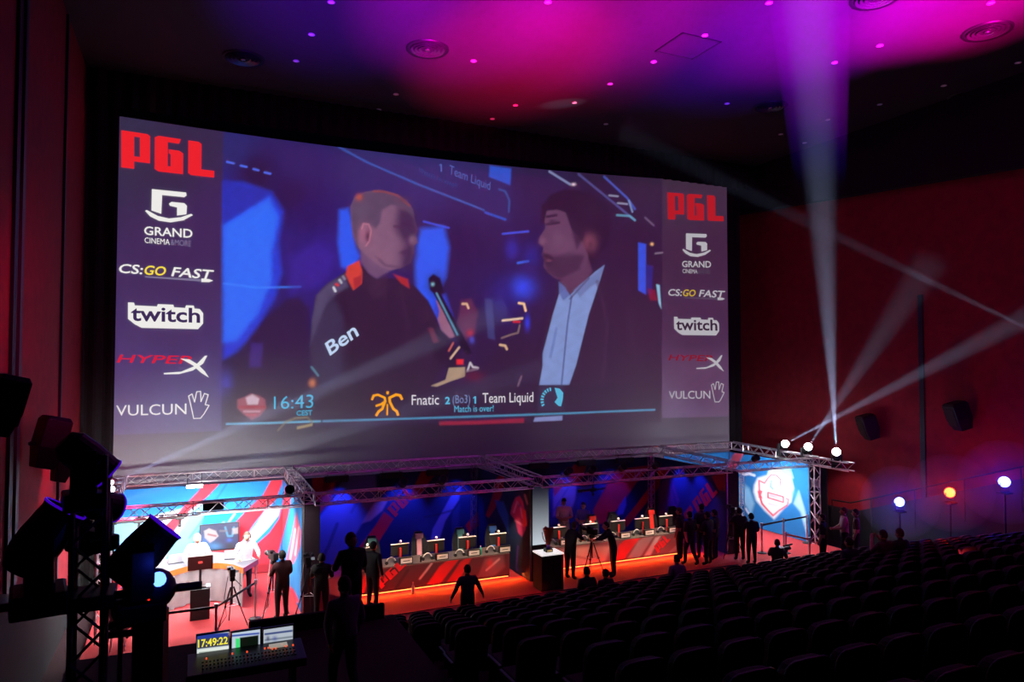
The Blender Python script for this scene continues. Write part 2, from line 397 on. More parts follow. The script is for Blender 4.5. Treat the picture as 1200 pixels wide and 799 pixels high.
# ------------------------------------------------------------------ cinema screen with its projected picture
TLp, TRp = on_screen(139, 136, 0), on_screen(853, 214, 0)
ztL, ztR = TLp.z, TRp.z
ZB = 2.3
NX, NY = 760, 330
xs = np.linspace(SXL, SXR, NX); t = (xs-SXL)/(SXR-SXL); zt = ztL*(1-t)+ztR*t
ys = np.array([scr_y(x) for x in xs]); vv = np.linspace(0, 1, NY)[:, None]
pts = np.stack([np.tile(xs, (NY, 1)), np.tile(ys, (NY, 1)), ZB*(1-vv)+zt[None]*vv], -1)
P = proj(pts.reshape(-1, 3))
V_CTRL = [(270, 170, (40, 40, 105)), (350, 190, (45, 32, 95)), (300, 205, (40, 22, 62)), (340, 230, (38, 22, 70)), (430, 200, (48, 40, 100)), (500, 205, (50, 42, 105)), (570, 230, (46, 34, 86)),
 (640, 205, (45, 30, 70)), (700, 225, (42, 26, 55)), (755, 225, (50, 32, 58)), (270, 250, (35, 45, 190)), (330, 290, (36, 28, 110)), (380, 300, (38, 28, 125)), (360, 250, (34, 22, 90)), (540, 290, (34, 24, 70)),
 (560, 330, (34, 26, 75)), (575, 380, (36, 24, 62)), (600, 420, (40, 24, 50)), (620, 300, (36, 24, 70)), (740, 290, (42, 24, 48)), (760, 350, (44, 26, 50)), (300, 420, (34, 24, 75)), (300, 470, (40, 26, 60)), (400, 475, (44, 30, 62)),
 (500, 480, (42, 28, 58)), (700, 440, (58, 34, 58)), (740, 470, (72, 46, 72)), (330, 380, (36, 28, 100))]
C = idw(P, V_CTRL)
# sponsor columns and the strip below the picture
colL = idw(P, [(150, 170, (48, 44, 72)), (200, 190, (50, 38, 68)), (200, 300, (58, 38, 84)), (190, 380, (60, 42, 92)), (170, 430, (64, 52, 106)), (200, 480, (70, 60, 118)), (250, 260, (56, 36, 84)), (230, 500, (68, 58, 110))])
colR = idw(P, [(800, 230, (60, 42, 62)), (820, 300, (56, 34, 56)), (820, 380, (62, 38, 66)), (820, 450, (84, 58, 88)), (800, 490, (92, 72, 104))])
colB = idw(P, [(150, 520, (84, 66, 98)), (250, 530, (72, 62, 90)), (400, 520, (46, 36, 66)), (550, 510, (36, 26, 50)), (700, 500, (58, 44, 66)), (820, 500, (84, 74, 94))])  # grey spill light at both ends is put into this strip's colour
lb = np.clip((261.5-.006*(P[:, 1]-160)-P[:, 0])/1.5+.5, 0, 1)[:, None]; C = C*(1-lb)+colL*lb
rb = np.clip((P[:, 0]-776)/1.5+.5, 0, 1)[:, None]; C = C*(1-rb)+colR*rb
bot = 509.5-.03*(P[:, 0]-135)-2*np.sin((P[:, 0]-135)/718*PI)
bb = np.clip((P[:, 1]-bot)/1.5+.5, 0, 1)[:, None]; C = C*(1-bb)+colB*bb*.55+C*bb*0
SKIN = (124, 88, 114)
PIC = [
 ('p', [(262, 214), (285, 214), (318, 226), (332, 248), (326, 285), (330, 320), (322, 350), (300, 385), (280, 415), (262, 420)], (32, 62, 215), 5, .85),
 ('p', [(262, 264), (315, 232), (326, 255), (318, 295), (318, 330), (300, 370), (276, 400), (262, 400)], (42, 110, 248), 5, .85),
 ('p', [(262, 212), (320, 226), (262, 262)], (38, 40, 150), 3, .7), ('s', [(262, 332), (300, 337), (352, 336)], (60, 130, 250), 1.2, .7),
 ('s', [(330, 330), (346, 300), (366, 268)], (30, 28, 110), 2, .5), ('p', [(338, 300), (372, 285), (395, 300), (375, 335), (340, 345)], (52, 36, 150), 7, .6),
 ('p', [(262, 505), (262, 425), (290, 400), (312, 372), (336, 350), (350, 349), (362, 362), (366, 430), (372, 502)], (36, 24, 58), 4, .92),
 ('p', [(294, 402), (308, 402), (306, 430), (292, 430)], (60, 40, 130), 3, .7), ('b', (265, 450, 7, 14), (60, 70, 210), 0, .5),
 ('p', [(398, 246), (408, 244), (414, 262), (417, 290), (422, 300), (412, 318), (400, 312), (396, 285)], (34, 90, 240), 4, .9),
 ('p', [(492, 268), (520, 266), (526, 290), (522, 325), (512, 345), (505, 385), (498, 375), (488, 335), (486, 300)], (36, 92, 244), 5, .9),
 ('p', [(500, 350), (522, 345), (530, 370), (516, 385), (508, 375)], (36, 80, 235), 4, .6),
 ('s', [(496.5, 259.5), (526, 267)], (70, 90, 240), 1.2, .75), ('s', [(589, 274), (619, 271)], (70, 90, 240), 1.3, .8),
 ('s', [(266, 189.5), (274, 191.5)], (80, 110, 240), 1.2), ('s', [(282, 194), (289, 195.5)], (80, 110, 240), 1.2), ('s', [(297, 198), (303, 199.5)], (80, 110, 240), 1.2), ('s', [(310, 202), (317, 203.5)], (80, 110, 240), 1.2),
 ('b', (612, 337, 14, 13), (44, 74, 235), 0, .9), ('b', (600, 292, 8, 12), (40, 44, 160), 0, .8), ('s', [(607, 308), (619, 306)], (60, 110, 240), 2, .8), ('b', (622, 300, 10, 14), (38, 40, 150), 0, .6),
 ('b', (588, 350, 18, 24), (30, 34, 130), 0, .7), ('p', [(568, 350), (577, 350), (580, 398), (572, 396)], (60, 70, 130), 2, .6), ('b', (618, 378, 3, 8), (40, 60, 220), 0, .8),
 ('p', [(404, 170), (520, 190), (600, 196), (598, 262), (560, 244), (480, 216)], (46, 42, 104), 4, .5), ('s', [(397, 172), (430, 190), (490, 216), (567, 246)], (56, 92, 180), 1.3, .8),
 ('p', [(574, 194), (599, 197.5), (598, 217), (573, 207)], (44, 84, 205), 1.5, .85), ('s', [(569, 249), (592, 257)], (44, 84, 200), 2, .8), ('s', [(585, 222), (592, 224), (597, 235), (596, 248)], (54, 90, 170), 1.5, .6),
 ('s', [(644, 201), (668, 216)], (130, 140, 185), 1.8, .85), ('s', [(678, 204), (744, 258)], (84, 84, 150), 1.8, .7), ('s', [(708, 207), (735, 232), (744, 245)], (70, 90, 190), 1.6, .8), ('s', [(723, 252), (738, 253), (744, 258)], (100, 170, 200), 1.4, .7),
 ('s', [(714, 229), (724, 230)], (140, 140, 170), 1), ('s', [(724, 238), (735, 239)], (140, 140, 170), 1), ('s', [(737, 235), (741, 248)], (120, 140, 190), 1), ('b', (672, 216, 2.5, 1.6), (230, 200, 220), 0, 1),
 ('s', [(756, 255), (766, 264)], (100, 80, 110), 1.2), ('b', (764, 286, 1.8, 1.6), (255, 190, 130), 0, 1),
 ('p', [(748, 284), (757, 286), (757, 345), (748, 340)], (48, 84, 225), 1.5, .85), ('p', [(757, 310), (765, 312), (764, 345), (758, 343)], (40, 40, 140), 2, .7), ('p', [(759, 338), (768, 340), (772, 352), (762, 352)], (130, 24, 44), 2, .8),
 ('p', [(769, 333), (773, 334), (775, 362), (772, 356)], (140, 190, 220), 1, .9), ('s', [(768, 297), (776, 296)], (120, 100, 120), 1),
 # first man
 ('p', [(366, 376), (369, 350), (379, 336), (405, 318), (425, 311), (440, 326), (470, 326), (487, 336), (502, 352), (513, 375), (523, 402), (519, 430), (505, 452), (470, 470), (440, 480), (380, 482), (372, 455), (365, 430), (363, 400)], (40, 26, 50), 1.5, 1),
 ('p', [(364, 404), (366, 374), (371, 346), (384, 333), (404, 321), (408, 336), (394, 344), (382, 358), (372, 386)], (78, 72, 104), 3, .9),
 ('p', [(364, 404), (370, 382), (388, 346), (402, 372), (402, 440), (378, 462), (366, 432)], (54, 50, 80), 6, .8), ('s', [(365, 430), (373, 440)], (90, 160, 180), 1.6, .5), ('b', (440, 400, 40, 40), (38, 24, 44), 0, .5),
 ('p', [(422, 288), (423, 308), (432, 320), (442, 327), (456, 318), (470, 312), (460, 292)], (104, 74, 106), 2.5, 1),
 ('p', [(412, 262), (411, 242), (416, 231), (428, 225), (445, 223), (462, 227), (476, 235), (484, 246), (486, 258), (489, 268), (487, 276), (489.5, 284), (485, 288), (485, 297), (481, 308), (470, 314), (458, 316), (446, 313), (430, 300), (420, 290), (414, 276)], SKIN, 1.3, 1),
 ('p', [(466, 242), (486, 246), (492, 270), (486, 286), (488, 300), (481, 314), (468, 316), (470, 300), (473, 286), (463, 268)], (56, 36, 70), 8, .95), ('s', [(462, 265), (470, 266)], (66, 40, 72), 2.5, .7),
 ('p', [(412, 262), (411, 242), (416, 231), (428, 225), (445, 223), (462, 227), (476, 235), (484, 246), (484, 254), (474, 243), (458, 240), (448, 246), (445, 262), (440, 268), (432, 262), (424, 262), (420, 272), (420, 292), (414, 278)], (82, 66, 92), 2.5, .92),
 ('s', [(438, 224), (450, 224.5), (466, 229), (480, 241)], (140, 66, 62), 1.6, .8), ('b', (421, 231, 4, 4), (190, 80, 50), 0, .8),
 ('b', (428, 275, 8, 11), (158, 98, 122), 0, .95), ('b', (431, 277, 3.4, 7), (84, 44, 70), 0, .9), ('b', (483, 281, 4, 5), (132, 96, 120), 0, .8), ('b', (450, 302, 12, 9), (132, 92, 118), 0, .5), ('s', [(472, 262), (482, 264)], (52, 30, 60), 2, .6),
 ('p', [(421, 305), (407, 312), (405, 322), (414, 340), (424, 332), (425, 320)], (204, 62, 46), 1.3, 1), ('p', [(414, 326), (424, 322), (423, 333), (415, 339)], (150, 34, 40), 2, .8), ('p', [(461, 321), (478, 327), (480, 338), (470, 332)], (168, 40, 40), 1.6, .95),
 ('s', [(391, 337), (393, 341)], (210, 210, 220), 2.2, .9), ('s', [(394, 333), (396, 334)], (220, 50, 50), 2.5, .9), ('s', [(398, 328), (400, 331)], (190, 190, 200), 2.2, .8), ('s', [(402, 324), (404, 327)], (140, 140, 160), 2, .7),
 ('s', [(424, 268), (426, 262), (432, 263), (435, 270), (433, 282), (429, 288)], (190, 120, 140), .8, .7), ('b', (474, 296, 7, 3), (60, 34, 66), 0, .7), ('s', [(440, 300), (452, 311), (468, 313)], (80, 54, 84), 3, .5), ('b', (441, 295, 6, 10), (140, 98, 124), 0, .45), ('b', (424, 246, 7, 8), (96, 80, 104), 0, .7), ('b', (470, 234, 10, 4), (92, 58, 74), 0, .6), ('p', [(424, 320), (440, 327), (456, 320), (452, 345), (436, 350)], (56, 34, 58), 3, .7), ('s', [(402, 345), (412, 400), (420, 460)], (30, 20, 40), 3, .6), ('s', [(470, 340), (478, 380), (476, 420)], (56, 36, 60), 3, .4), ('s', [(500, 360), (506, 400), (498, 440)], (60, 36, 58), 3, .4),
 # hand and microphone
 ('p', [(540, 352), (552, 350), (560, 366), (557, 388), (546, 398), (536, 380)], (92, 42, 74), 3, .9), ('p', [(511, 352), (517, 352), (523, 372), (533, 394), (527, 397), (517, 386), (513, 374), (515, 364)], (142, 92, 118), 1.4, 1),
 ('p', [(500, 378), (512, 386), (528, 396), (540, 420), (535, 436), (522, 432), (505, 410)], (30, 20, 42), 3, .9), ('p', [(501, 384), (507, 384), (514, 400), (508, 402)], (110, 50, 70), 2, .7),
 ('s', [(512, 343), (528, 374), (548, 412)], (16, 16, 34), 9, 1), ('b', (510, 333, 9, 12), (14, 13, 30), 0, 1), ('p', [(502, 326), (508, 321), (516, 326), (520, 342), (512, 347), (504, 340)], (14, 13, 30), 1.5, 1),
 ('s', [(511.5, 343.5), (536, 392)], (86, 150, 180), 1.1, .85), ('b', (507, 333, 2, 2), (130, 190, 210), 0, .9), ('b', (553, 398, 3, 4), (70, 80, 200), 0, .8), ('b', (551, 390, 4, 4), (190, 36, 50), 0, .7),
 ('p', [(505, 452), (522, 445), (526, 431), (545, 430), (545, 441), (530, 446), (512, 453)], (168, 142, 118), 1, .95), ('s', [(528, 420), (538, 407)], (220, 180, 150), 1.4, .9), ('s', [(526, 411), (531, 402)], (190, 90, 80), 1.2, .9),
 ('p', [(535, 421), (543, 421), (543, 427), (535, 427)], (230, 40, 44), 1.2, .9), ('s', [(548, 434), (551, 425), (554, 430), (560, 431)], (200, 190, 200), 1.3, .9), ('s', [(547, 435), (560, 432)], (130, 110, 130), 2, .7), ('b', (556, 441, 10, 6), (100, 26, 44), 0, .7),
 ('s', [(542, 356), (547, 356), (549, 361)], (240, 190, 150), 1.5, .9), ('s', [(608, 355), (614, 356), (616, 364)], (250, 200, 150), 1.8, .95), ('s', [(589, 375.5), (612, 373)], (235, 200, 170), 1.5, .95), ('s', [(602, 377), (609, 377)], (220, 40, 50), 1.6, .9),
 ('s', [(609, 381), (607, 390), (599, 392), (588, 396)], (150, 120, 110), 1.2, .6), ('s', [(586, 404), (592, 405), (594, 409)], (220, 180, 140), 1.8, .9), ('s', [(607, 452), (611, 441)], (120, 90, 110), 1.4, .7), ('b', (366, 449, 4, 5), (200, 120, 70), 0, .8),
 # second man
 ('p', [(616, 495), (624, 455), (634, 420), (640, 372), (652, 350), (652, 330), (700, 312), (716, 320), (750, 345), (768, 368), (775, 420), (775, 495)], (44, 27, 50), 2, 1),
 ('p', [(634, 262), (634, 242), (645, 228), (662, 222), (690, 225), (712, 240), (717, 262), (712, 285), (700, 305), (684, 318), (662, 290), (648, 260)], (36, 21, 42), 2.5, 1),
 ('p', [(654, 322), (688, 298), (694, 318), (684, 334), (670, 346), (660, 338)], (88, 54, 80), 2, 1),
 ('p', [(641, 247), (652, 245.5), (663, 249), (670, 268), (684, 285), (689, 300), (684, 316), (668, 325), (652, 327), (642, 319), (637, 312), (638, 304), (635, 298), (637, 290), (631, 284), (632.5, 277), (639, 268), (638, 258)], (94, 60, 88), 1.4, 1),
 ('p', [(636, 297), (648, 300), (668, 296), (685, 300), (680, 316), (656, 328), (640, 318)], (58, 34, 58), 4, .85), ('s', [(637, 301), (648, 303)], (44, 26, 46), 2, .8), ('s', [(639, 263), (655, 261)], (46, 28, 52), 2.4, .8), ('b', (636, 283, 4, 4), (120, 78, 104), 0, .8),
 ('b', (691, 284, 8, 10), (124, 66, 84), 0, .95), ('b', (692, 286, 3, 5), (70, 34, 56), 0, .8), ('b', (655, 280, 8, 8), (112, 76, 104), 0, .6),
 ('p', [(632, 451), (636, 428), (636, 414), (641, 395), (648, 368), (655, 345), (662, 339), (668, 346), (680, 334), (698, 318), (708, 311), (700, 338), (690, 368), (682, 400), (675, 428), (667, 451)], (120, 142, 196), 1.2, 1),
 ('p', [(655, 330), (662, 336), (668, 346), (660, 352), (655, 343)], (84, 100, 160), 1.5, .9), ('p', [(672, 340), (700, 318), (708, 311), (702, 330), (692, 336), (680, 348)], (96, 110, 160), 2, .8), ('s', [(670, 347), (665, 380), (661, 420), (658, 451)], (70, 80, 130), 1.1, .8),
 ('s', [(668, 350), (690, 326)], (70, 60, 100), 1.5, .7), ('s', [(652, 385), (648, 405), (645, 418)], (88, 106, 166), 3, .6),
 ('s', [(641, 254), (652, 252)], (40, 24, 44), 2.2, .9), ('b', (647, 259, 4, 2), (52, 32, 56), 0, .8), ('s', [(638, 302), (646, 305)], (130, 70, 90), 1.4, .6), ('b', (662, 290, 10, 10), (110, 72, 100), 0, .5), ('p', [(636, 296), (646, 299), (650, 306), (642, 312), (638, 306)], (50, 30, 50), 2, .7), ('b', (643, 305.5, 3, 1.2), (120, 72, 92), 0, .8), ('p', [(664, 250), (680, 262), (684, 276), (676, 292), (670, 270)], (46, 28, 50), 3, .8), ('s', [(700, 330), (712, 380), (706, 450)], (60, 38, 62), 4, .5), ('s', [(735, 360), (745, 420)], (58, 36, 60), 4, .4), ('s', [(640, 360), (628, 420)], (30, 18, 36), 4, .5), ('b', (696, 245, 16, 14), (44, 28, 50), 0, .6),
 # lower banner
 ('p', [(262, 454), (440, 455), (620, 452.5), (775, 446), (775, 481), (500, 490), (378, 494), (265, 497)], (38, 25, 48), 1.5, .55),
 ('p', [(631, 453), (661, 452), (661, 481), (630, 482)], (54, 46, 74), 2.5, .7),
 ('p', [(627, 489), (659, 487), (659, 492.5), (625, 494)], (128, 138, 190), 1, .9), ('p', [(515, 494), (560, 493), (614, 490), (614, 495), (560, 497), (515, 498)], (160, 34, 56), 1.8, .75),
 ('s', [(265.5, 496.8), (320, 495.4), (375, 493.6)], (84, 170, 205), 1.1, .9), ('s', [(379, 493.4), (500, 489.8), (640, 485.2), (767, 480)], (74, 150, 190), 1.0, .85),
 ('s', [(326, 504), (334, 495), (346, 490), (360, 489), (366, 495)], (130, 120, 90), 1.4, .7), ('p', [(348, 500), (366, 496), (366, 499), (348, 503)], (180, 160, 110), 1, .7),
 # event badge
 ('p', [(278, 468), (287, 465), (294, 461), (303, 463), (311, 468), (312, 478), (305, 487), (295, 492), (285, 485), (278, 478)], (150, 70, 90), 1.5, .85), ('p', [(288, 466), (296, 462), (304, 467), (302, 474), (290, 474)], (200, 180, 195), 1.5, .8), ('s', [(281, 477), (310, 477)], (150, 24, 44), 3, .9), ('s', [(286, 482), (304, 482)], (190, 160, 175), 1.6, .7), ('s', [(289, 486), (300, 486)], (180, 70, 90), 1.4, .7),
]
C = paint(P, C, PIC)
C = C*(1+.10*(np.random.rand(len(P), 1)-.5)+.06*np.sin(P[:, :1]*.31+2*np.sin(P[:, 1:]*.17))*np.sin(P[:, 1:]*.23+P[:, :1]*.05))
scr = thing('cinema_screen', 'giant curved cinema screen projecting two men talking at a microphone', 'screen', (10, 26.25, 0))
SO = Matrix.Translation((-10, -26.25, 0))
class _Off:                      # children given in world coordinates
    pass
def keep_world(o, parent):
    o.parent = parent; o.matrix_parent_inverse = Matrix.Translation(-Vector(parent.location)); return o
pic = grid_obj('projected_picture', pts, NX, NY, C, vmat('projected_light', True, .9, 1., .22)); keep_world(pic, scr)
fr = MB()
for k in range(40):
    xa = SXL+(SXR-SXL)*k/40; xb = SXL+(SXR-SXL)*(k+1)/40
    za = ztL+(ztR-ztL)*k/40; zb = ztL+(ztR-ztL)*(k+1)/40
    fr.add([(xa, scr_y(xa)+.01, za), (xb, scr_y(xb)+.01, zb), (xb, scr_y(xb)+.01, zb+.12), (xa, scr_y(xa)+.01, za+.12)], [(0, 1, 2, 3)])
keep_world(fr.build('screen_border', BLACKM), scr)
E_R = emis('projected_red', (236, 34, 44)); E_W = emis('projected_white', (238, 236, 232)); E_R2 = emis('projected_dim_red', (178, 26, 38)); E_W2 = emis('projected_dim_white', (176, 172, 180))
E_Y = emis('projected_yellow', (248, 220, 70)); E_Y2 = emis('projected_dim_yellow', (190, 160, 50)); E_G = emis('projected_grey', (124, 114, 146)); E_O = emis('projected_orange', (246, 160, 32)); E_C = emis('projected_cyan', (86, 178, 214))
E_BG = emis('projected_violet', (58, 40, 86)); E_BG2 = emis('projected_dim_violet', (58, 36, 58)); E_HR = emis('projected_rose', (214, 30, 60)); E_HR2 = emis('projected_dim_rose', (140, 20, 40))
E_CD = emis('projected_faint_blue', (84, 92, 170)); E_WH = emis('projected_pale_blue', (190, 210, 240))
s0 = lambda x, y: on_screen(x, y, .03)
s1 = lambda x, y: on_screen(x, y, .045)
# copy of the left sponsor column on the right: an affine map in screen metres
La, Lb = on_screen(142, 152), on_screen(245, 490); Ra, Rb = on_screen(782, 225), on_screen(849, 471)
def right_of(p):
    x = Ra.x+(p.x-La.x)*(Rb.x-Ra.x)/(Lb.x-La.x); z = Ra.z+(p.z-La.z)*(Rb.z-Ra.z)/(Lb.z-La.z)
    return Vector((x, 0, z))
def sR(off):
    def f(x, y):
        p = right_of(on_screen(x, y)); p.y = scr_y(p.x)-off; return p
    return f
def sponsors(f0, f1, R, Wt, Yl, Gy, HR, BG):
    k = lambda o: keep_world(o, scr)
    k(decal_polys('red_logo_letters', PGL, f0, R, None, quad=[(142, 152.5), (251.5, 169), (251, 208), (142, 196)]))
    k(decal_polys('hat_logo', [[(178, 221.5), (218, 225.5), (218.7, 229), (216, 231), (190, 228.5), (189, 250.5), (177.5, 246.5)], [(198, 238.5), (201, 236.5), (216, 238), (219, 241), (218.5, 251), (207.5, 252.5), (207.5, 243), (199, 241)],
       [(170, 247), (172, 246), (185, 253), (198, 256), (212, 254.5), (224, 250.5), (226, 252), (215, 258), (200, 260.5), (186, 258.5), (176, 253.5)]], f0, Wt, None))
    k(decal_text('logo_word', 'GRAND', [(169, 265), (225.5, 268.5), (225.5, 279), (169, 275)], f0, Wt, None, .012))
    k(decal_text('logo_word', 'CINEMA', [(169.5, 278), (199, 280.2), (199, 287), (169.5, 284.5)], f0, Wt, None))
    k(decal_text('logo_word', '&MORE', [(200, 280.2), (224, 282), (224, 289), (200, 287)], f0, Gy, None))
    k(decal_text('logo_word', 'CS:', [(141, 309), (168.5, 310.5), (166.5, 321.5), (138, 319.5)], f0, Wt, None, .015))
    k(decal_text('logo_word', 'GO', [(171, 310.7), (196, 312.5), (193, 323.2), (168, 321.7)], f0, Yl, None, .015))
    k(decal_text('logo_word', 'FAST', [(204, 312.8), (251, 316.5), (247, 327.5), (200.5, 323.6)], f0, Wt, None, .015))
    k(decal_polys('logo_bullet', [[(170, 323.5), (236, 327), (236, 329.8), (170, 325)]], f0, Gy, None))
    k(decal_polys('logo_bullet_tip', [[(236, 326.2), (245, 327), (250, 328.8), (245, 330.5), (236, 330.3)]], f1, Wt, None))
    k(decal_polys('chat_logo_plate', [[(150, 354.2), (157, 354.5), (158, 357.8), (184, 359), (185, 356.3), (203, 357), (204, 360), (217, 360.8), (218, 357.7), (227, 358), (228, 361.5), (234, 362), (238, 367), (238, 379), (232, 385.6), (166, 384), (158, 380), (150, 373.5)]], f0, Wt, None))
    k(decal_text('chat_logo_word', 'twitch', [(153.5, 358), (234.5, 361), (234.5, 378.5), (153.5, 376)], f1, BG, None, .02))
    k(decal_text('logo_word', 'HYPER', [(141, 415.5), (230, 417), (226, 426.5), (136.5, 424.8)], f0, HR, None, .01))
    k(decal_polys('cross_logo', [[(192, 437), (212, 435.5), (228, 429), (240, 417), (243, 416.5), (238, 426), (226, 434), (210, 438.2), (192, 438.5)], [(211, 420), (222, 421), (232, 427), (240, 435), (245, 442.5), (236, 437), (226, 428), (216, 422.5)]], f1, Wt, None))
    k(decal_text('logo_word', 'VULCUN', [(136, 474.8), (218.5, 472.6), (218.5, 485.4), (136, 487.3)], f0, Wt, None, .0))
    k(decal_polys('hand_logo', stroke_polys([(222.5, 470), (221, 464), (225, 461.5), (228, 471), (230.5, 459), (235, 458.5), (235.5, 470.5), (239.5, 461), (244, 462.5), (240.5, 474), (245, 475), (239, 485), (235, 490), (227, 490.3), (225, 481), (222.5, 470)], 1.15), f0, Wt, None))
sponsors(s0, s1, E_R, E_W, E_Y, E_G, E_HR, E_BG)
sponsors(sR(.03), sR(.045), E_R2, E_W2, E_Y2, mat('projected_dim_grey', (.01, .01, .01), .6, 0, tuple(lin((84, 66, 90)))), E_HR2, E_BG2)
k = lambda o: keep_world(o, scr)
k(decal_text('clock_digits', '16:43', [(321, 464.5), (367.5, 462), (367, 477.8), (321, 479.5)], s0, E_C, None, -.004))
k(decal_text('clock_zone', 'CEST', [(347.5, 481), (366, 480.3), (366, 486.5), (347.5, 487)], s0, E_C, None, .015))
k(decal_text('banner_word', 'Fnatic', [(482.5, 462.8), (514.5, 462), (514.5, 474), (482.5, 474.6)], s0, emis('projected_soft_white', (214, 208, 216)), None, .0))
k(decal_text('banner_score', '2', [(521.5, 465), (527.5, 464.8), (527.5, 473.4), (521.5, 473.6)], s0, E_C, None, .03))
k(decal_text('banner_word', '(Bo3)', [(530.5, 463), (551, 462.3), (551, 475), (530.5, 475.8)], s0, emis('projected_blue_grey', (116, 134, 180)), None, -.005))
ONE = [[(.45, 0), (.8, 0), (.8, 1), (.5, 1), (.1, .82), (.1, .66), (.45, .8)]]
k(decal_polys('banner_score', ONE, s0, E_C, None, quad=[(553.8, 464.4), (559, 464.3), (559, 472.8), (553.8, 473)]))
k(decal_text('banner_word', 'Team Liquid', [(565.5, 460.6), (625, 459.3), (625, 474.6), (565.5, 476)], s0, emis('projected_soft_white', (214, 208, 216)), None, .0))
k(decal_text('banner_word', 'Match is over!', [(532.5, 475.2), (578.5, 474.3), (578.5, 482), (532.5, 483)], s0, E_C, None, .0))
fn = stroke_polys([(436, 468), (438, 463.5), (443, 462.5), (451, 466), (451.5, 470), (447, 473.5), (441, 475.5)], 2.6)+stroke_polys([(451.5, 470), (448, 479), (444, 482), (441, 486.5)], 3)+stroke_polys([(471, 467.5), (469, 463.3), (464, 462.4), (456.5, 466), (457, 471), (461, 479), (465, 482), (466.5, 486)], 3)+stroke_polys([(454, 474), (453.8, 486)], 2)+[[(452.8, 458.5), (456, 458.5), (455.5, 462), (453, 462)]]
k(decal_polys('orange_team_logo', fn, s0, E_O, None))
hs = [[(650, 454.2), (656, 455.5), (660, 460), (659.5, 468), (657.5, 476), (654.5, 475.5), (650, 471), (653.5, 466), (651.5, 460)]]
for a in range(8):
    th = math.radians(100+a*15); cx_, cy2 = 647, 469
    hs.append([(cx_+11*math.cos(th-.07)*.9, cy2-11*math.sin(th-.07)), (cx_+15*math.cos(th-.08)*.9, cy2-15*math.sin(th-.08)), (cx_+15*math.cos(th+.08)*.9, cy2-15*math.sin(th+.08)), (cx_+11*math.cos(th+.07)*.9, cy2-11*math.sin(th+.07))])
k(decal_polys('horse_team_logo', hs, s0, E_C, None))
k(decal_text('sleeve_word', 'Ben', [(380.5, 402.5), (413, 377), (421, 393), (387, 417)], s0, E_WH, None, .015))
k(decal_text('banner_reflection', 'Team Liquid', [(527, 193), (575, 213), (574, 226), (526, 207)], s0, E_CD, None, .0))
k(decal_polys('banner_reflection', ONE, s0, E_CD, None, quad=[(514, 191), (519, 193), (519, 202), (514, 200)]))
k(decal_text('banner_reflection', 'Match is over!', [(492, 196), (536, 214), (536, 221), (492, 203)], s0, emis('projected_fainter_blue', (60, 60, 130)), None, .0))
# ------------------------------------------------------------------ the set walls (printed fabric panels)
YB = 24.5; YF = 20.1
VM = vmat('printed_backdrop', False, .85)
TOPZ = 2.95
BL_, RD, WH = (10, 104, 176), (205, 40, 58), (214, 228, 240)
L1 = [('p', [(120, 640), (133, 606), (160, 610), (240, 590), (262, 588), (240, 640), (190, 670), (120, 690)], WH, 2, .95), ('p', [(120, 600), (172, 612), (150, 640), (120, 665)], (60, 170, 220), 2, .8),
 ('p', [(241, 563), (261, 563), (245, 580), (221, 600), (200, 628), (180, 650), (160, 668), (140, 690), (120, 690), (150, 655), (185, 625), (209, 600), (233, 575)], RD, .8, 1),
 ('p', [(226, 597), (240, 590), (262, 580), (250, 610), (215, 660), (176, 690), (200, 640)], (70, 180, 225), 1, .9), ('p', [(243, 582), (262, 563), (330, 563), (308, 580), (276, 612), (240, 660), (200, 700), (215, 660), (238, 610)], (14, 120, 190), 1, 1),
 ('s', [(268, 563), (244, 600), (222, 630)], (8, 70, 130), 1.5, .6), ('s', [(275, 602), (262, 620)], (160, 220, 240), 1.4, .8), ('s', [(220, 660), (240, 640), (262, 612)], (180, 225, 240), 2, .6),
 ('p', [(319, 560), (331, 560), (331, 575), (320, 590), (312, 596), (299, 612), (290, 625), (275, 650), (245, 665), (235, 665), (276, 612), (291, 596), (308, 580)], RD, .8, 1),
 ('p', [(331, 566), (334, 575), (330, 592), (327, 608), (312, 628), (300, 638), (285, 650), (280, 640), (290, 625), (299, 612), (312, 596), (322, 588)], (16, 128, 196), 1, 1),
 ('p', [(310, 599), (316, 594), (329, 592.5), (326, 604), (314, 619), (300, 633), (284, 644), (282, 636), (300, 615)], WH, 1.2, .95),
 ('p', [(334, 570), (342, 570), (340, 593), (336, 610), (333, 622), (326, 648), (320, 672), (270, 672), (284, 648), (300, 638), (316, 624), (327, 608), (331, 592)], RD, 1, 1),
 ('p', [(341, 560), (358, 560), (358, 716), (332, 690), (322, 668), (330, 638), (337, 612), (341, 590)], (20, 130, 196), 1, 1),
 ('p', [(347, 600), (350, 612), (353, 622), (352, 640), (348, 652), (344, 660), (334, 662), (339, 640), (343, 622)], (220, 90, 110), 1.2, .95), ('s', [(346, 620), (340, 655)], (245, 210, 215), 1.1, .6), ('s', [(350, 618), (346, 650)], (245, 210, 215), 1.1, .6),
 ('p', [(330, 680), (344, 690), (352, 706), (330, 706)], RD, 1, .9), ('p', [(262, 662), (322, 660), (325, 675), (262, 675)], (60, 10, 20), 1.5, .6)]
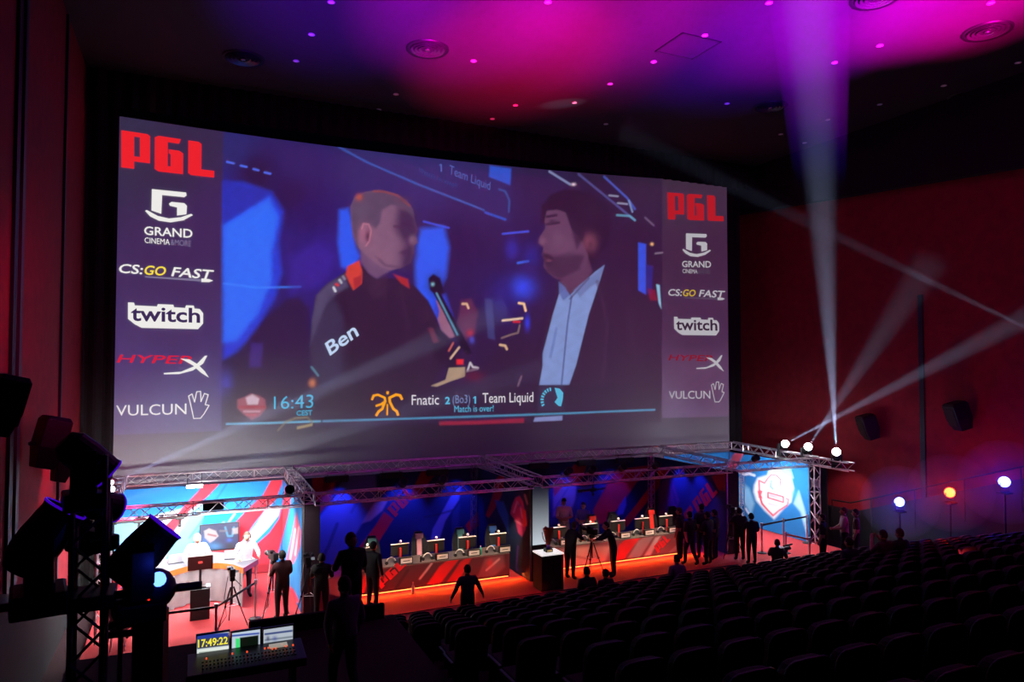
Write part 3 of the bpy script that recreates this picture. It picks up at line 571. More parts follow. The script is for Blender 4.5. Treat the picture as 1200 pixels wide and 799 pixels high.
L2 = [('p', [(366, 540), (392, 540), (392, 575), (385, 590), (369, 608), (366, 608)], (150, 16, 26), 1.5, 1), ('p', [(369, 660), (369, 612), (395, 580), (405, 545), (440, 545), (442, 592), (425, 612), (408, 640), (395, 665)], (92, 104, 150), 2, .85),  # pale stripe carries the blue lamps' tint in its colour
 ('s', [(395, 614), (385, 640), (372, 665)], (20, 40, 80), 4, .6), ('s', [(420, 585), (412, 600)], (30, 50, 90), 3, .5), ('p', [(440, 585), (456, 583), (448, 598), (434, 610), (424, 613)], (170, 130, 140), 1.5, .85),
 ('p', [(412, 665), (420, 642), (440, 616), (450, 600), (461, 608), (448, 628), (436, 648), (428, 665)], (190, 16, 30), 1, 1),
 ('p', [(478, 585), (490, 560), (500, 540), (520, 540), (505, 562), (490, 584)], (150, 14, 26), 1.2, 1), ('p', [(503, 645), (507, 620), (528, 582), (540, 570), (538, 585), (522, 610), (512, 640)], (110, 116, 170), 1.2, .85),
 ('s', [(498, 606), (512, 603), (530, 598)], (14, 20, 50), 2, .6), ('p', [(530, 600), (539, 590), (537, 630), (528, 650)], (40, 66, 110), 2, .7), ('p', [(545, 616), (552, 608), (560, 600), (561, 616), (550, 624)], (180, 16, 30), 1, 1),
 ('p', [(569, 604), (577, 582), (582, 560), (592, 552), (588, 580), (580, 596), (573, 606)], (170, 16, 30), 1, 1), ('p', [(580, 586), (590, 588), (596, 604), (596, 625), (590, 612), (584, 600)], (40, 90, 190), 1.2, .9),
 ('p', [(600, 592), (604, 583), (609, 581), (613, 588), (615, 600), (616, 620), (612, 629), (607, 624), (604, 610), (598, 602)], (196, 50, 110), 1, 1), ('s', [(602, 600), (606, 588), (610, 594), (612, 606)], (230, 150, 190), 1.2, .8), ('s', [(604, 610), (614, 616)], (235, 130, 160), 1.3, .8), ('b', (609, 592, 2.4, 3), (60, 40, 120), 0, .8),
 ('p', [(612, 596), (616, 598), (618, 616), (613, 618)], (226, 66, 50), .8, .95), ('p', [(613, 560), (628, 556), (628, 690), (606, 662), (610, 634), (617, 620), (619, 604), (614, 590)], (6, 26, 34), 1.2, .95), ('s', [(615, 580), (618, 590)], (170, 130, 120), 1.5, .8), ('s', [(607, 640), (605, 665), (606, 668)], (90, 50, 150), 1, .8)]
L3 = [('p', [(648, 605), (648, 578), (668, 560), (676, 560), (674, 585), (668, 602), (660, 605)], (120, 110, 140), 1.5, .9), ('s', [(649, 598), (668, 568)], (50, 70, 110), 1.5, .7), ('p', [(648, 562), (664, 562), (655, 576), (649, 582)], (180, 24, 40), 1, .9),
 ('p', [(695, 598), (702, 585), (712, 566), (724, 550), (765, 545), (745, 566), (733, 584), (722, 598), (707, 614), (698, 612)], (176, 20, 44), 1.5, 1), ('p', [(664, 566), (672, 545), (690, 540), (684, 555), (678, 566)], (160, 20, 36), 1.5, .9),
 ('p', [(768, 562), (774, 556), (773, 570), (750, 598), (735, 617), (727, 614), (745, 592)], (180, 20, 36), 1, 1), ('p', [(726, 592), (733, 582), (734, 592), (730, 602), (722, 604)], (70, 90, 190), 1.5, .9), ('p', [(676, 590), (684, 570), (695, 570), (690, 590), (680, 602)], (20, 50, 130), 3, .6),
 ('p', [(771, 572), (778, 562), (786, 560), (796, 586), (790, 600), (782, 606), (772, 612)], (110, 50, 110), 2, .85), ('p', [(771, 566), (771, 550), (788, 546), (780, 556)], (180, 20, 36), 1, 1),
 ('s', [(784, 562), (790, 580), (792, 590)], (30, 30, 90), 2, .6), ('p', [(801, 602), (809, 592), (812, 597), (807, 607), (803, 608)], (200, 22, 36), .8, 1), ('p', [(834, 558), (850, 552), (850, 576), (842, 574)], (140, 14, 24), 1.2, .9), ('p', [(832, 594), (848, 570), (848, 610), (840, 625), (832, 620)], (30, 60, 100), 2, .7)]
W4 = (224, 236, 244)
L4 = [('p', [(851, 552), (858, 534), (868, 524), (876, 524), (868, 538), (861, 552)], (205, 70, 84), 1, .9), ('p', [(858, 575), (866, 560), (878, 572), (884, 590), (880, 604), (870, 585), (862, 600)], (140, 205, 236), 2.5, .8),
 ('p', [(884, 568), (888, 560), (899, 557), (902, 549), (912, 548), (919, 556), (927, 560), (930, 572), (927, 588), (918, 596), (907, 608), (896, 598), (886, 586), (883, 576)], W4, 2.2, .95),
 ('p', [(913, 552), (920, 546), (926, 548), (930, 560), (924, 562)], (150, 215, 240), 1.5, .8), ('p', [(930, 590), (936, 575), (944, 600), (946, 628), (938, 600)], (180, 225, 244), 2, .7), ('s', [(866, 553), (872, 556), (878, 555), (884, 557)], W4, 2.2, .9), ('s', [(872, 551), (880, 552)], (220, 120, 140), 1.6, .8),
 ('s', [(890, 574), (889.5, 563), (896, 566), (900, 560), (904, 556), (910, 557), (915, 562), (914, 569)], (214, 60, 84), 1.1, .9), ('s', [(889, 576), (893, 590), (900, 598), (906, 604), (913, 598), (922, 592)], (214, 60, 84), 1.5, .95),
 ('p', [(889, 574), (894, 575), (892, 580), (894, 584), (889, 583)], (222, 80, 100), .8, .95), ('s', [(900, 577), (918, 582), (918, 588.5), (900, 583), (900, 577)], (210, 50, 76), 1.2, .95), ('s', [(921, 584), (924, 585), (923, 590)], (214, 90, 110), 1.6, .9), ('s', [(903, 580.5), (915, 584.5)], (220, 120, 140), 1.8, .7), ('s', [(901, 590), (912, 593)], (200, 150, 160), 1.5, .6), ('s', [(904, 563), (903, 570), (906, 573)], (80, 140, 150), 2, .8),
 ('s', [(862, 590), (872, 606)], W4, 1.4, .6), ('s', [(874, 596), (880, 606)], W4, 1.2, .7), ('b', (930, 604, 8, 14), (20, 96, 150), 0, .5), ('b', (872, 566, 5, 6), (20, 110, 170), 0, .6), ('b', (930, 578, 5, 6), (60, 150, 200), 0, .6)]
def backdrop(name, label, x0, x1, y, z0, base, layers, loc_side=None, res=.04, lett=None):
    """a frame with a printed fabric skin; runs along X at depth y, or along Y at X = loc_side"""
    if loc_side is None:
        cx_ = (x0+x1)/2; t = thing(name, label, 'backdrop', (cx_, y+.05, 0))
        o = print_panel('printed_fabric', (x0, y, z0), (1, 0, 0), (0, 0, 1), x1-x0, TOPZ-z0, res, base, layers, VM, None); keep_world(o, t)
        m = MB()
        for x in (x0+.03, cx_, x1-.03): m.box((x, y+.05, (z0+TOPZ)/2), (.05, .06, TOPZ-z0))
        for z in (z0+.03, TOPZ-.03): m.box((cx_, y+.05, z), (x1-x0, .06, .05))
        keep_world(m.build('frame', ALU), t)
        surf = lambda a, b: at(a, b, Y=y-.01)
    else:
        X = loc_side; cy2 = (x0+x1)/2; sg = -1 if name == 'side' else 1
        t = thing('backdrop', label, 'backdrop', (X, cy2, 0))
        o = print_panel('printed_fabric', (X, x0, z0), (0, 1, 0), (0, 0, 1), x1-x0, TOPZ-z0, res, base, layers, VM, None); keep_world(o, t)
        m = MB()
        for yy in (x0+.03, x1-.03): m.box((X+.04, yy, (z0+TOPZ)/2), (.05, .05, TOPZ-z0))
        for z in (z0+.03, TOPZ-.03): m.box((X+.04, cy2, z), (.05, x1-x0, .05))
        keep_world(m.build('frame', ALU), t)
        surf = lambda a, b: at(a, b, X=X-.01)
    if lett: keep_world(decal_polys('printed_letters', PGL, surf, mat('printed_red', (.55, .008, .02), .8), None, quad=lett), t)
    return t
backdrop('backdrop', 'bright blue, white and red striped backdrop behind the two presenters', -2.0, 2.82, YB, .02, BL_, L1)
backdrop('side', 'narrow striped side panel right of the presenters, pink flame on blue', YF, YB-.02, 0, .02, BL_, L1, loc_side=2.82)
backdrop('backdrop', 'dark blue backdrop with red bars behind the left player desk', 3.3, 9.68, YB, .02, (6, 34, 78), L2, lett=[(453.5, 596), (478, 567), (487, 580), (463.5, 606)])
backdrop('side', 'side panel with a pink and orange painted shape, right of the left player desk', YF, YB-.02, 0, .02, (6, 34, 78), L2, loc_side=9.68)
backdrop('backdrop', 'dark blue backdrop with broad red bars behind the right player desk', 10.35, 17.45, YB, .02, (8, 36, 84), L3)
backdrop('side', 'side panel with steep red letters, right of the right player desk', YF, YB-.02, 0, .02, (8, 36, 84), L3, loc_side=17.45, lett=[(811, 588), (832, 561), (841, 577), (819, 604)])
backdrop('backdrop', 'blue backdrop at the right end of the stage, mostly above the black divider', 18.0, 21.4, YB, .02, (14, 110, 178), L4)
backdrop('side', 'bright blue side panel with a big white and red event crest', YF, YB-.02, 0, .02, (14, 112, 180), L4, loc_side=21.4)
# black divider boxes between the bays
for (x0, x1, lab) in ((2.9, 3.3, 'black divider between the presenters bay and the left player bay'), (9.75, 10.33, 'black divider carrying the white light panel beside the trophy'), (17.53, 18.0, 'black divider between the right player bay and the crest panel')):
    t = thing('divider', lab, 'divider', ((x0+x1)/2, YF+2.2, 0))
    keep_world(MB().box(((x0+x1)/2, YF+.02, TOPZ/2), (x1-x0, .04, TOPZ)).build('front_cloth', mat('dark_divider_cloth', (.03, .012, .022), .9, noise=.2, scale=8)), t)
    keep_world(MB().box((x0+.03, YF+2.2, TOPZ/2), (.03, 4.3, TOPZ-.02)).build('side_cloth', BLACKM), t)
# light panel facing the hall above the trophy
lp = thing('glow_panel', 'pale white glowing upright light panel behind the trophy', 'light panel', (10.05, YF-.05, 1.0))
pp, nx, ny = plane_pts((9.76, YF-.04, 1.12), (1, 0, 0), (0, 0, 1), .56, 1.8, .05)
q = pp.reshape(-1, 3); tt = np.clip((q[:, 2]-1.12)/1.8, 0, 1)[:, None]
cc = lin((215, 226, 236))*(1-tt)**1.6*1.0+lin((30, 30, 48))*(1-(1-tt)**1.6)
keep_world(grid_obj('lit_face', pp, nx, ny, cc, vmat('light_panel_glow', True, .5, .8)), lp)
keep_world(MB().box((10.04, YF-.0, 2.02), (.6, .05, 1.84)).build('casing', BLACK), lp)
# ------------------------------------------------------------------ trusses
def truss(label, a, b, s=.29, m=ALU, step=None, group=None, thick=.022, single=False, cat='truss'):
    a = Vector(a); b = Vector(b); d = (b-a); L = d.length; d.normalize()
    up = Vector((0, 0, 1)) if abs(d.z) < .9 else Vector((0, 1, 0))
    s1_ = d.cross(up).normalized(); s2_ = s1_.cross(d).normalized()
    t = thing('truss', label, cat, a, 0, group)
    cs = [(s1_*i+s2_*j)*s/2 for i, j in ((-1, -1), (1, -1), (1, 1), (-1, 1))]
    for c in cs: MB().tube(c, c+d*L, thick, n=6).build('chord', m, t)
    n = max(2, int(round(L/(step or s*1.05)))); st_ = L/n
    faces = [(0, 1), (1, 2), (2, 3), (3, 0)]
    if single:
        for fi, (i, j) in enumerate(faces):
            base = None
            for k in range(n):
                A, B = (cs[i], cs[j]) if k % 2 == 0 else (cs[j], cs[i])
                o = MB().tube(A+d*st_*k, B+d*st_*(k+1), thick*.5, n=4).build('brace', m, t)
    else:
        mb = MB()
        for fi, (i, j) in enumerate(faces):
            for k in range(n):
                A, B = (cs[i], cs[j]) if (k+fi) % 2 == 0 else (cs[j], cs[i])
                mb.tube(A+d*st_*k, B+d*st_*(k+1), thick*.5, n=4, cap=False)
            for k in range(0, n+1, 6): mb.tube(cs[i]+d*st_*k, cs[j]+d*st_*k, thick*.6, n=4, cap=False)
        tag(mb.build('bracing', m, t), kind='stuff')
    return t
ZT = 3.04
xf = [-1.85, 3.0, 9.9, 17.75, 21.6]
labs = ['front truss over the presenters, black lamps clamped to it', 'front truss over the left player desk', 'front truss over the right player desk', 'front truss over the bay with the crest panel']
for i in range(4): truss(labs[i], (xf[i]+.15, YF, ZT), (xf[i+1]-.15, YF, ZT))
labs = ['rear silver truss above the presenters backdrop', 'rear truss above the left player backdrop, black light bars on it', 'rear truss above the right player backdrop', 'rear silver truss at the right end under the cinema screen']
for i in range(4): truss(labs[i], (xf[i]+.15, YB-.0, ZT+.18), (xf[i+1]-.15, YB-.0, ZT+.18))
labs = ['left end truss joining front and rear over the presenters', 'cross truss between presenters bay and left player bay', 'cross truss above the light panel and trophy', 'cross truss between right player bay and crest bay', 'right end truss above the crest panel, white beam lamps on it']
for i in range(5): truss(labs[i], (xf[i], YF-.15, ZT+.06), (xf[i], YB+.1, ZT+.18))
truss('short truss stub poking out towards the seats at the right front corner', (21.6, YF-.2, ZT+.04), (21.6, 18.35, ZT+.02))
# towers
truss('upright truss tower at the far right of the stage beside the crest panel', (21.62, YF-.05, 0), (21.62, YF-.05, ZT-.17), cat='truss tower')
truss('upright truss tower at the left end of the presenters bay, white lamps on it', (-1.85, YF-.05, 0), (-1.85, YF-.05, ZT-.17), cat='truss tower')
truss('slim upright truss in the back corner right of the right player backdrop', (17.2, YB-.2, 0), (17.2, YB-.2, ZT+.05), s=.18, cat='truss tower', thick=.016)
truss('slim upright truss in the back corner of the left player bay', (9.45, YB-.2, 0), (9.45, YB-.2, ZT+.05), s=.16, cat='truss tower', thick=.012, m=mat('dull_aluminium', (.16, .15, .17), .5, .7))
truss('slim upright truss at the back left of the crest panel', (18.25, YF+.15, 0), (18.25, YF+.15, ZT-.17), s=.14, cat='truss tower', thick=.012)
# ------------------------------------------------------------------ lamps hanging on the trusses
def led_bar():
    t = thing('light_bar', 'black light bar on the rear truss', 'stage light')
    MB().box((0, 0, 0), (.78, .16, .2)).build('housing', BLACK, t, bevel=.015)
    MB().path([(-.3, 0, .1), (-.3, .05, .2), (.3, .05, .2), (.3, 0, .1)], .015).build('yoke', BLACK, t)
    m = MB()
    for k in range(8): m.lathe([(0, 0), (.03, 0), (.036, .02)], c=(-.33+.094*k, -.03, -.1), n=8, axis=(0, 0, -1))
    m.build('lens_row', GLASS, t); return t
lb = led_bar()
BARS = [(395, 'leftmost black light bar on the rear truss, beside the cross truss'), (459, 'second black light bar from the left on the rear truss'), (513, 'third black light bar from the left on the rear truss'), (632, 'black light bar on the rear truss right of the trophy cross truss'), (688, 'fifth black light bar from the left on the rear truss'), (733, 'rightmost black light bar on the rear truss')]
for k, (px, la) in enumerate(BARS):
    o = lb if k == 0 else copy_tree(lb); o['label'] = la; o['group'] = 'light bars on the rear truss'; o.location = (gx(px, YB-.2, 550), YB-.16, 2.9)
def par(label):
    t = thing('par_lamp', label, 'stage light')
    MB().lathe([(0, 0), (.08, 0), (.11, .04), (.12, .24), (.13, .25), (.1, .25)], n=16).build('housing', BLACK, t, smooth=False)
    MB().lathe([(0, .22), (.1, .22)], n=16).build('lens', GLASS, t)
    MB().path([(-.14, 0, .1), (-.14, 0, -.16), (.14, 0, -.16), (.14, 0, .1)], .012).build('yoke', BLACK, t); return t
pr = par('x'); first = True
PARS = [(338, 562, 24.0, 'black lamp at the corner where the presenters bay meets the cross truss'), (470, 563, 22.2, 'round black lamp against the blue glow, above the left player desk'), (516, 561, 22.2, 'round black lamp right of its twin over the left player desk'), (662, 551, 22.2, 'round black lamp above the man in the white T-shirt'),
        (690, 550, 22.2, 'round black lamp over the left part of the right player desk'), (725, 547, 22.2, 'round black lamp over the middle of the right player desk'), (764, 543, 22.2, 'round black lamp over the right part of the right player desk'), (880, 534, 22.0, 'black lamp hung beside the crest panel top edge')]
for px, py, Y, la in PARS:
    o = pr if first else copy_tree(pr); first = False; o['label'] = la; o['group'] = 'round lamps over the stage'; o.location = (at(px, py, Y=YF+.02).x, YF-.08, ZT+.24); o.rotation_euler = (math.radians(60), 0, 0)
# bright white strip lamp over the presenters
t = thing('strip_lamp', 'white glowing strip lamp hung from the rear truss above the presenters', 'stage light', at(228, 569, Y=24.25))
MB().path([(-.2, 0, 0), (-.2, .2, .2), (-.2, .25, .35)], .015).build('hanger', BLACK, t); MB().path([(.2, 0, 0), (.2, .2, .2), (.2, .25, .35)], .015).build('hanger', BLACK, t)
MB().box((0, 0, 0), (.5, .1, .1)).build('housing', BLACK, t)
MB().box((0, -.055, -.012), (.46, .02, .1)).build('lit_face', mat('white_lamp_face', (.9, .9, .9), .4, 0, (1, 1, 1), 7), t)
# black fixtures at the front truss over presenters
t = thing('light_bar', 'black light box clamped inside the front truss above the presenters', 'stage light', at(250, 592, Y=YF-.0))
MB().box((0, 0, 0), (.5, .2, .24)).build('housing', BLACK, t, bevel=.02); MB().box((0, -.11, 0), (.4, .02, .16)).build('grille', PLAST, t)
def clamp_rig(label, px, py, w_, drop):
    c = at(px, py, Y=YF); t = thing('hanging_rig', label, 'hanging light rig', c)
    MB().tube((-w_/2, 0, 0), (w_/2*.2, 0, 0), .035, n=8).build('boom_arm', BLACK, t); MB().tube((w_*.1, 0, .0), (w_/2, 0, .02), .02, n=8).build('boom_arm', BLACK, t)
    MB().tube((0, 0, ZT-c.z-.1), (0, 0, -drop), .035, .028, n=8).build('drop_post', BLACK, t)
    MB().box((0, 0, 0), (.22, .14, .1)).build('clamp', BLACK, t, bevel=.02); MB().ball((0, 0, -drop), .05, 8).build('end_knob', BLACK, t)
    MB().box((-w_/2, 0, .0), (.16, .09, .1)).build('lamp_head', BLACK, t, bevel=.02); return t
clamp_rig('black cross-armed rig hanging below the front truss at far left', 163, 610, 1.1, .42)
clamp_rig('black cross-armed rig hanging below the front truss over the presenters', 211, 606, .9, .2)
clamp_rig('black lamp bar hanging over the crew in the right player bay', 695, 574, .95, .15)
# ------------------------------------------------------------------ beam lamps (moving heads) with real spots and haze
def moving_head(label, loc, az, tilt, s=1., lens=None, glow=None, group=None, tint=None, accent=None):
    """base on the ground of its location, yoke turned by az, head tilted (tilt 0 = straight up)"""
    t = thing('moving_head', label, 'moving stage light', loc, az, group)
    MB().box((0, 0, .07*s), (.36*s, .3*s, .14*s)).build('base', BLACK, t, bevel=.02*s)
    y = MB(); y.box((0, 0, .17*s), (.34*s, .16*s, .06*s)); y.box((-.17*s, 0, .32*s), (.045*s, .14*s, .32*s)); y.box((.17*s, 0, .32*s), (.045*s, .14*s, .32*s)); y.build('yoke', BLACK, t, bevel=.008*s)
    R = Matrix.Rotation(tilt, 3, 'X'); ax = R @ Vector((0, 0, 1)); c = Vector((0, 0, .42*s))
    h = MB(); h.lathe([(0, -.2*s), (.09*s, -.2*s), (.135*s, -.13*s), (.14*s, .02*s), (.125*s, .2*s), (.13*s, .23*s), (.115*s, .23*s)], c=c, n=20, axis=ax)
    hd = h.build('head', BLACK, t)
    lm = lens or GLASS
    MB().lathe([(0, .225*s), (.06*s, .222*s), (.115*s, .215*s)], c=c, n=20, axis=ax).build('lens', lm, hd)
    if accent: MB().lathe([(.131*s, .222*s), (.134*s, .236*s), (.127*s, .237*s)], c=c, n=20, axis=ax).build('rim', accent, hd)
    MB().box((0, -.152*s, .08*s), (.055*s, .01*s, .045*s)).build('display', mat('tiny_red_display', (.02, .0, .0), .5, 0, (1, .02, .01), 1.2), t)
    return t, Vector(loc)+Matrix.Rotation(az, 3, 'Z') @ (c+ax*.23*s)
HAZE = {}
def haze_mat(name, dens, col=(1, 1, 1), aniso=0.):
    m = bpy.data.materials.new(name); m.use_nodes = True; nt = m.node_tree; nt.nodes.remove(nt.nodes['Principled BSDF'])
    v = nt.nodes.new('ShaderNodeVolumeScatter'); v.inputs['Density'].default_value = dens; v.inputs['Color'].default_value = tuple(col)+(1,); v.inputs['Anisotropy'].default_value = aniso
    nt.links.new(v.outputs[0], nt.nodes['Material Output'].inputs['Volume']); return m
HZ = haze_mat('haze', .02)
HZ2 = haze_mat('thin_haze', .05)
LENS_W = mat('white_beam_lens', (.9, .9, .9), .3, 0, (.93, .95, 1), 12)
def beam(label, a, b, deg, power, col=(.5, .6, 1), r0=.09, hz=HZ):
    a = Vector(a); b = Vector(b); d = b-a; L = d.length; r1 = r0+L*math.tan(math.radians(deg/2))
    n = MB(); q = d.to_track_quat('Z', 'Y').to_matrix()
    n.lathe([(r0*.9, 0), (r0+(r1-r0)*.5+.06, L*.5), (r1+.1, L)], c=a, n=16, axis=d, cap=True)
    o = n.build('haze', hz, None, smooth=False); tag(o, label, 'light beam', kind='stuff')
    # the apex of the cone sits behind the lens so the lit cone fills the haze
    back = r0/math.tan(math.radians(deg/2)) if deg > 0 else 0
    l = spot(a+d.normalized()*.01, b, power*4.2, col, deg, 1, r0*.35, 'beam_lamp')
    return o
# three beam lamps on the right end truss
HR = [((919, 516), (1262, 340), 9.5, 3.4, 'left white beam lamp on the right end truss, beam low to the right'), ((947, 521), (1090, 308), 13.0, 7, 'middle white beam lamp on the right end truss'), ((983, 528), (948, -60), 17.8, 5.2, 'right white beam lamp on the right end truss, beam straight up')]
PW = [16000, 3400, 20000]
for (pa, pb, Y, dg, la), pw in zip(HR, PW):
    X = 21.6
    a = at(pa[0], pa[1], Y=None, X=X)
    b = at(pb[0], pb[1], Y=Y) if pa[0] < 960 else at(946, -40, Z=CEIL-.2)
    d = (b-a); az = math.atan2(-d.x, d.y) ; tl = -math.atan2(math.hypot(d.x, d.y), d.z)
    base = a - Vector((0, 0, .62))
    t, tip = moving_head(la, base+Vector((0, .1, .0)), az, tl, 1., LENS_W)
    # sight glow seen from the hall: an extra emissive ball over the lens
    bb = a+d.normalized()*min(40, 30 if pa[0] > 960 else 10 if pa[0] > 930 else 15)
    if bb.z > CEIL-.1: bb = a+d.normalized()*((CEIL-.1-a.z)/d.normalized().z)
    beam('pale blue light beam in haze from the '+('left' if pa[0] < 930 else 'middle' if pa[0] < 960 else 'right')+' lamp on the right end truss', tip+d.normalized()*.2, bb, dg, pw)
    MB().ball((0, 0, 0), .15, 12).build('glow_ball', LENS_W, t).location = Matrix.Rotation(-az, 3, 'Z') @ (tip-t.location)
# beam crossing down from a lamp high on the right, outside the frame
b2 = at(950, 262, Y=16.0); a2 = at(1262, 413, Y=11.2)
beam('light beam slanting from the right edge up to the middle beam', a2, a2+(b2-a2)*1.9, 3.6, 4200)
moving_head('beam lamp just outside the right edge of the photo', a2-(b2-a2).normalized()*.4-Vector((0, 0, .42)), 1.2, -.9, 1., LENS_W)
# three lamps on the left tower with two long faint beams
LT = [((131, 565), 'upper of the three white lamps on the left stage tower'), ((131, 573), 'middle of the three white lamps on the left stage tower'), ((129, 590), 'lowest of the three white lamps on the left stage tower')]
for k, (pa, la) in enumerate(LT):
    a = at(pa[0], pa[1], Y=19.8)
    t = thing('beam_lamp', la, 'stage light', a)
    MB().lathe([(0, -.02), (.05, -.02), (.08, .0), (.09, .16), (.07, .24), (0, .24)], n=16, axis=(.15, 1, 0), m=0).build('housing', BLACK, t)
    MB().ball((0, -.01, 0), .075 if k else .06, 12, sc=(1, .5, 1)).build('lens', LENS_W, t)
    MB().tube((0, .1, 0), (-.12, .1, 0), .02).build('bracket', BLACK, t)
a = at(135, 564, Y=19.6); b = at(425, 436, Y=15.5)
beam('long faint light beam rising from the left tower across the screen foot', a, a+(b-a)*1.5, 3.8, 17000)
a = at(133, 590, Y=19.6); b = at(560, 455, Y=15.0)
beam('lower and fainter light beam rising from the left tower', a, a+(b-a)*1.2, 3.8, 9000)
# three coloured flood lamps on the right wainscot
def flood(px, py, Y, col, emc, label):
    c = at(px, py, Y=Y); t = thing('flood_lamp', label, 'stage light', c)
    d = (Vector((0, 0, H))-c).normalized()
    MB().lathe([(0, -.26), (.1, -.26), (.16, -.2), (.17, 0), (.18, .01), (.16, .01)], n=20, axis=d).build('housing', BLACK, t)
    MB().lathe([(0, .03), (.08, .02), (.155, -.01)], n=20, axis=d).build('lens', emc, t)
    MB().path([(-.2, 0, 0), (-.2, 0, -.3), (.2, 0, -.3), (.2, 0, 0)], .014).build('yoke', BLACK, t)
    MB().box((0, 0, -.33), (.3, .3, .05)).build('foot', BLACK, t)
    MB().tube((0, 0, -.33), (0, 0, tier_z(Y)-c.z-.12), .03).build('pole', BLACK, t)
    point(c+d*.3, 75, col, .1)
    hz = MB().ball(c+d*.3, 1.25, 16).build('haze', HZ2); tag(hz, 'coloured haze glow around the '+label, 'haze', kind='stuff')
EB = mat('blue_flood_lens', (.1, .1, .9), .3, 0, (.35, .5, 1), 6); ER = mat('red_flood_lens', (.9, .1, .1), .3, 0, (1, .16, .03), 6)
flood(1054, 588, 17.0, (.01, .01, 1), EB, 'left blue flood lamp before the right wall')
flood(1113, 577, 15.3, (1, .01, .0), ER, 'red flood lamp between the two blue ones')
flood(1177, 564.5, 13.5, (.01, .01, 1), EB, 'right blue flood lamp near the right edge')
# ------------------------------------------------------------------ desks with players' gear
DF = 20.8
DZ = .78
def desk(label, x0, x1, layers, base, lett, side_y=1.0):
    t = thing('player_desk', label, 'desk', ((x0+x1)/2, DF+.45, 0))
    k = lambda o: keep_world(o, t)
    k(MB().box(((x0+x1)/2, DF+.45, DZ-.02), (x1-x0, .92, .04)).build('desktop', mat('desk_top', (.10, .085, .08), .5, noise=.15), None, bevel=.008))
    k(print_panel('printed_front', (x0, DF-.01, .1), (1, 0, 0), (0, 0, 1), x1-x0, DZ-.14, .035, base, layers, VM, None))
    k(MB().box((x0+.02, DF+.45, DZ/2), (.03, .86, DZ-.05)).build('side_panel', BLACK)); k(MB().box((x1-.02, DF+.45, DZ/2), (.03, .86, DZ-.05)).build('side_panel', BLACK))
    k(MB().box(((x0+x1)/2, DF+.0, .045), (x1-x0-.1, .03, .02)).build('glow_strip', mat('orange_glow_strip', (.9, .4, .2), .5, 0, (1, .30, .06), 2.6)))
    if lett: k(decal_polys('printed_letters', PGL, lambda a, b: at(a, b, Y=DF-.02), mat('printed_red', (.55, .008, .02), .8), None, quad=lett))
    return t
LD2 = [('p', [(418, 700), (428, 670), (436, 665), (428, 690), (424, 702)], (200, 24, 30), 1, .9), ('p', [(497, 690), (515, 664), (530, 652), (542, 650), (528, 668), (512, 688)], (190, 22, 30), 1.2, .95), ('p', [(520, 688), (540, 658), (556, 648), (548, 662), (534, 686)], (170, 20, 28), 1.2, .9),
 ('s', [(492, 678), (500, 668), (506, 660)], (200, 170, 175), 1.2, .7), ('s', [(462, 692), (478, 668)], (30, 14, 20), 3, .5), ('p', [(560, 676), (568, 655), (590, 650), (592, 664), (575, 678)], (120, 80, 90), 2, .6), ('s', [(570, 668), (585, 655)], (210, 180, 180), 1.2, .5), ('b', (574, 660, 4, 5), (180, 30, 36), 0, .7)]
LD3 = [('p', [(716, 662), (726, 638), (738, 628), (752, 628), (736, 648), (728, 660)], (205, 22, 32), 1.2, .95), ('p', [(732, 660), (748, 634), (756, 628), (766, 628), (748, 656)], (150, 140, 150), 1.5, .8), ('p', [(752, 656), (768, 630), (774, 628), (760, 655)], (180, 170, 178), 1.5, .8), ('p', [(650, 668), (650, 645), (690, 640), (716, 640), (708, 662)], (190, 150, 140), 3, .8), ('s', [(666, 650), (690, 655)], (120, 60, 60), 2, .5), ('s', [(783, 650), (800, 634)], (130, 120, 130), 3, .6)]
desk('long player desk in the left bay, dark red printed front glowing orange below', gx(415, DF, 690), gx(597, DF, 670), LD2, (74, 34, 46), [(440, 681), (470, 655), (476, 662), (447, 690)])
desk('long player desk in the right bay, grey and red printed front glowing orange below', gx(648, DF, 670), gx(800, DF, 645), LD3, (110, 66, 76), [(766, 640), (780, 625), (786, 632), (771, 648)])
def monitor_proto():
    t = thing('monitor', 'x', 'monitor')
    hh = MB().box((0, 0, .37), (.56, .04, .33)).build('screen_housing', PLAST, t, bevel=.008)
    MB().box((0, -.012, .545), (.56, .07, .018)).build('top_edge', WHITEP, hh)  # white strip stands in for lamp light on the monitor's top edge
    MB().box((0, -.06, .24), (.06, .05, .4)).build('stand_neck', REDP, t, bevel=.01)
    MB().box((0, -.02, .012), (.28, .22, .024)).build('stand_foot', PLAST, t, bevel=.008)
    MB().box((0, .024, .37), (.52, .006, .29)).build('lit_screen', mat('player_screen', (.02, .02, .03), .2, 0, (.5, .55, .8), .8), t)
    return t
def webcam_proto():
    t = thing('webcam', 'x', 'webcam'); MB().ball((0, 0, .06), .045, 10).build('ball', WHITEP, t); MB().box((0, 0, .015), (.05, .04, .03)).build('clip', PLAST, t); return t
def plate_proto():
    t = thing('name_plate', 'x', 'name plate'); MB().box((0, 0, .1), (.4, .12, .2)).build('box', PLAST, t, bevel=.006); MB().box((0, -.063, .1), (.34, .006, .14)).build('white_face', WHITEP, t); MB().box((0, -.068, .1), (.2, .004, .02)).build('print', PLAST, t); return t
def cable_proto():
    t = thing('headset', 'x', 'headset'); m = MB(); pts = [(.14*math.cos(a), .02, .02+.16*math.sin(a)) for a in np.linspace(0, PI, 9)]
    m.path(pts, .014, 6).build('headband', WHITEP, t); MB().tube((.14, -.01, .02), (.14, .05, .02), .05, n=12).build('ear_cup', PLAST, t); MB().tube((-.14, -.01, .02), (-.14, .05, .02), .05, n=12).build('ear_cup', PLAST, t); return t
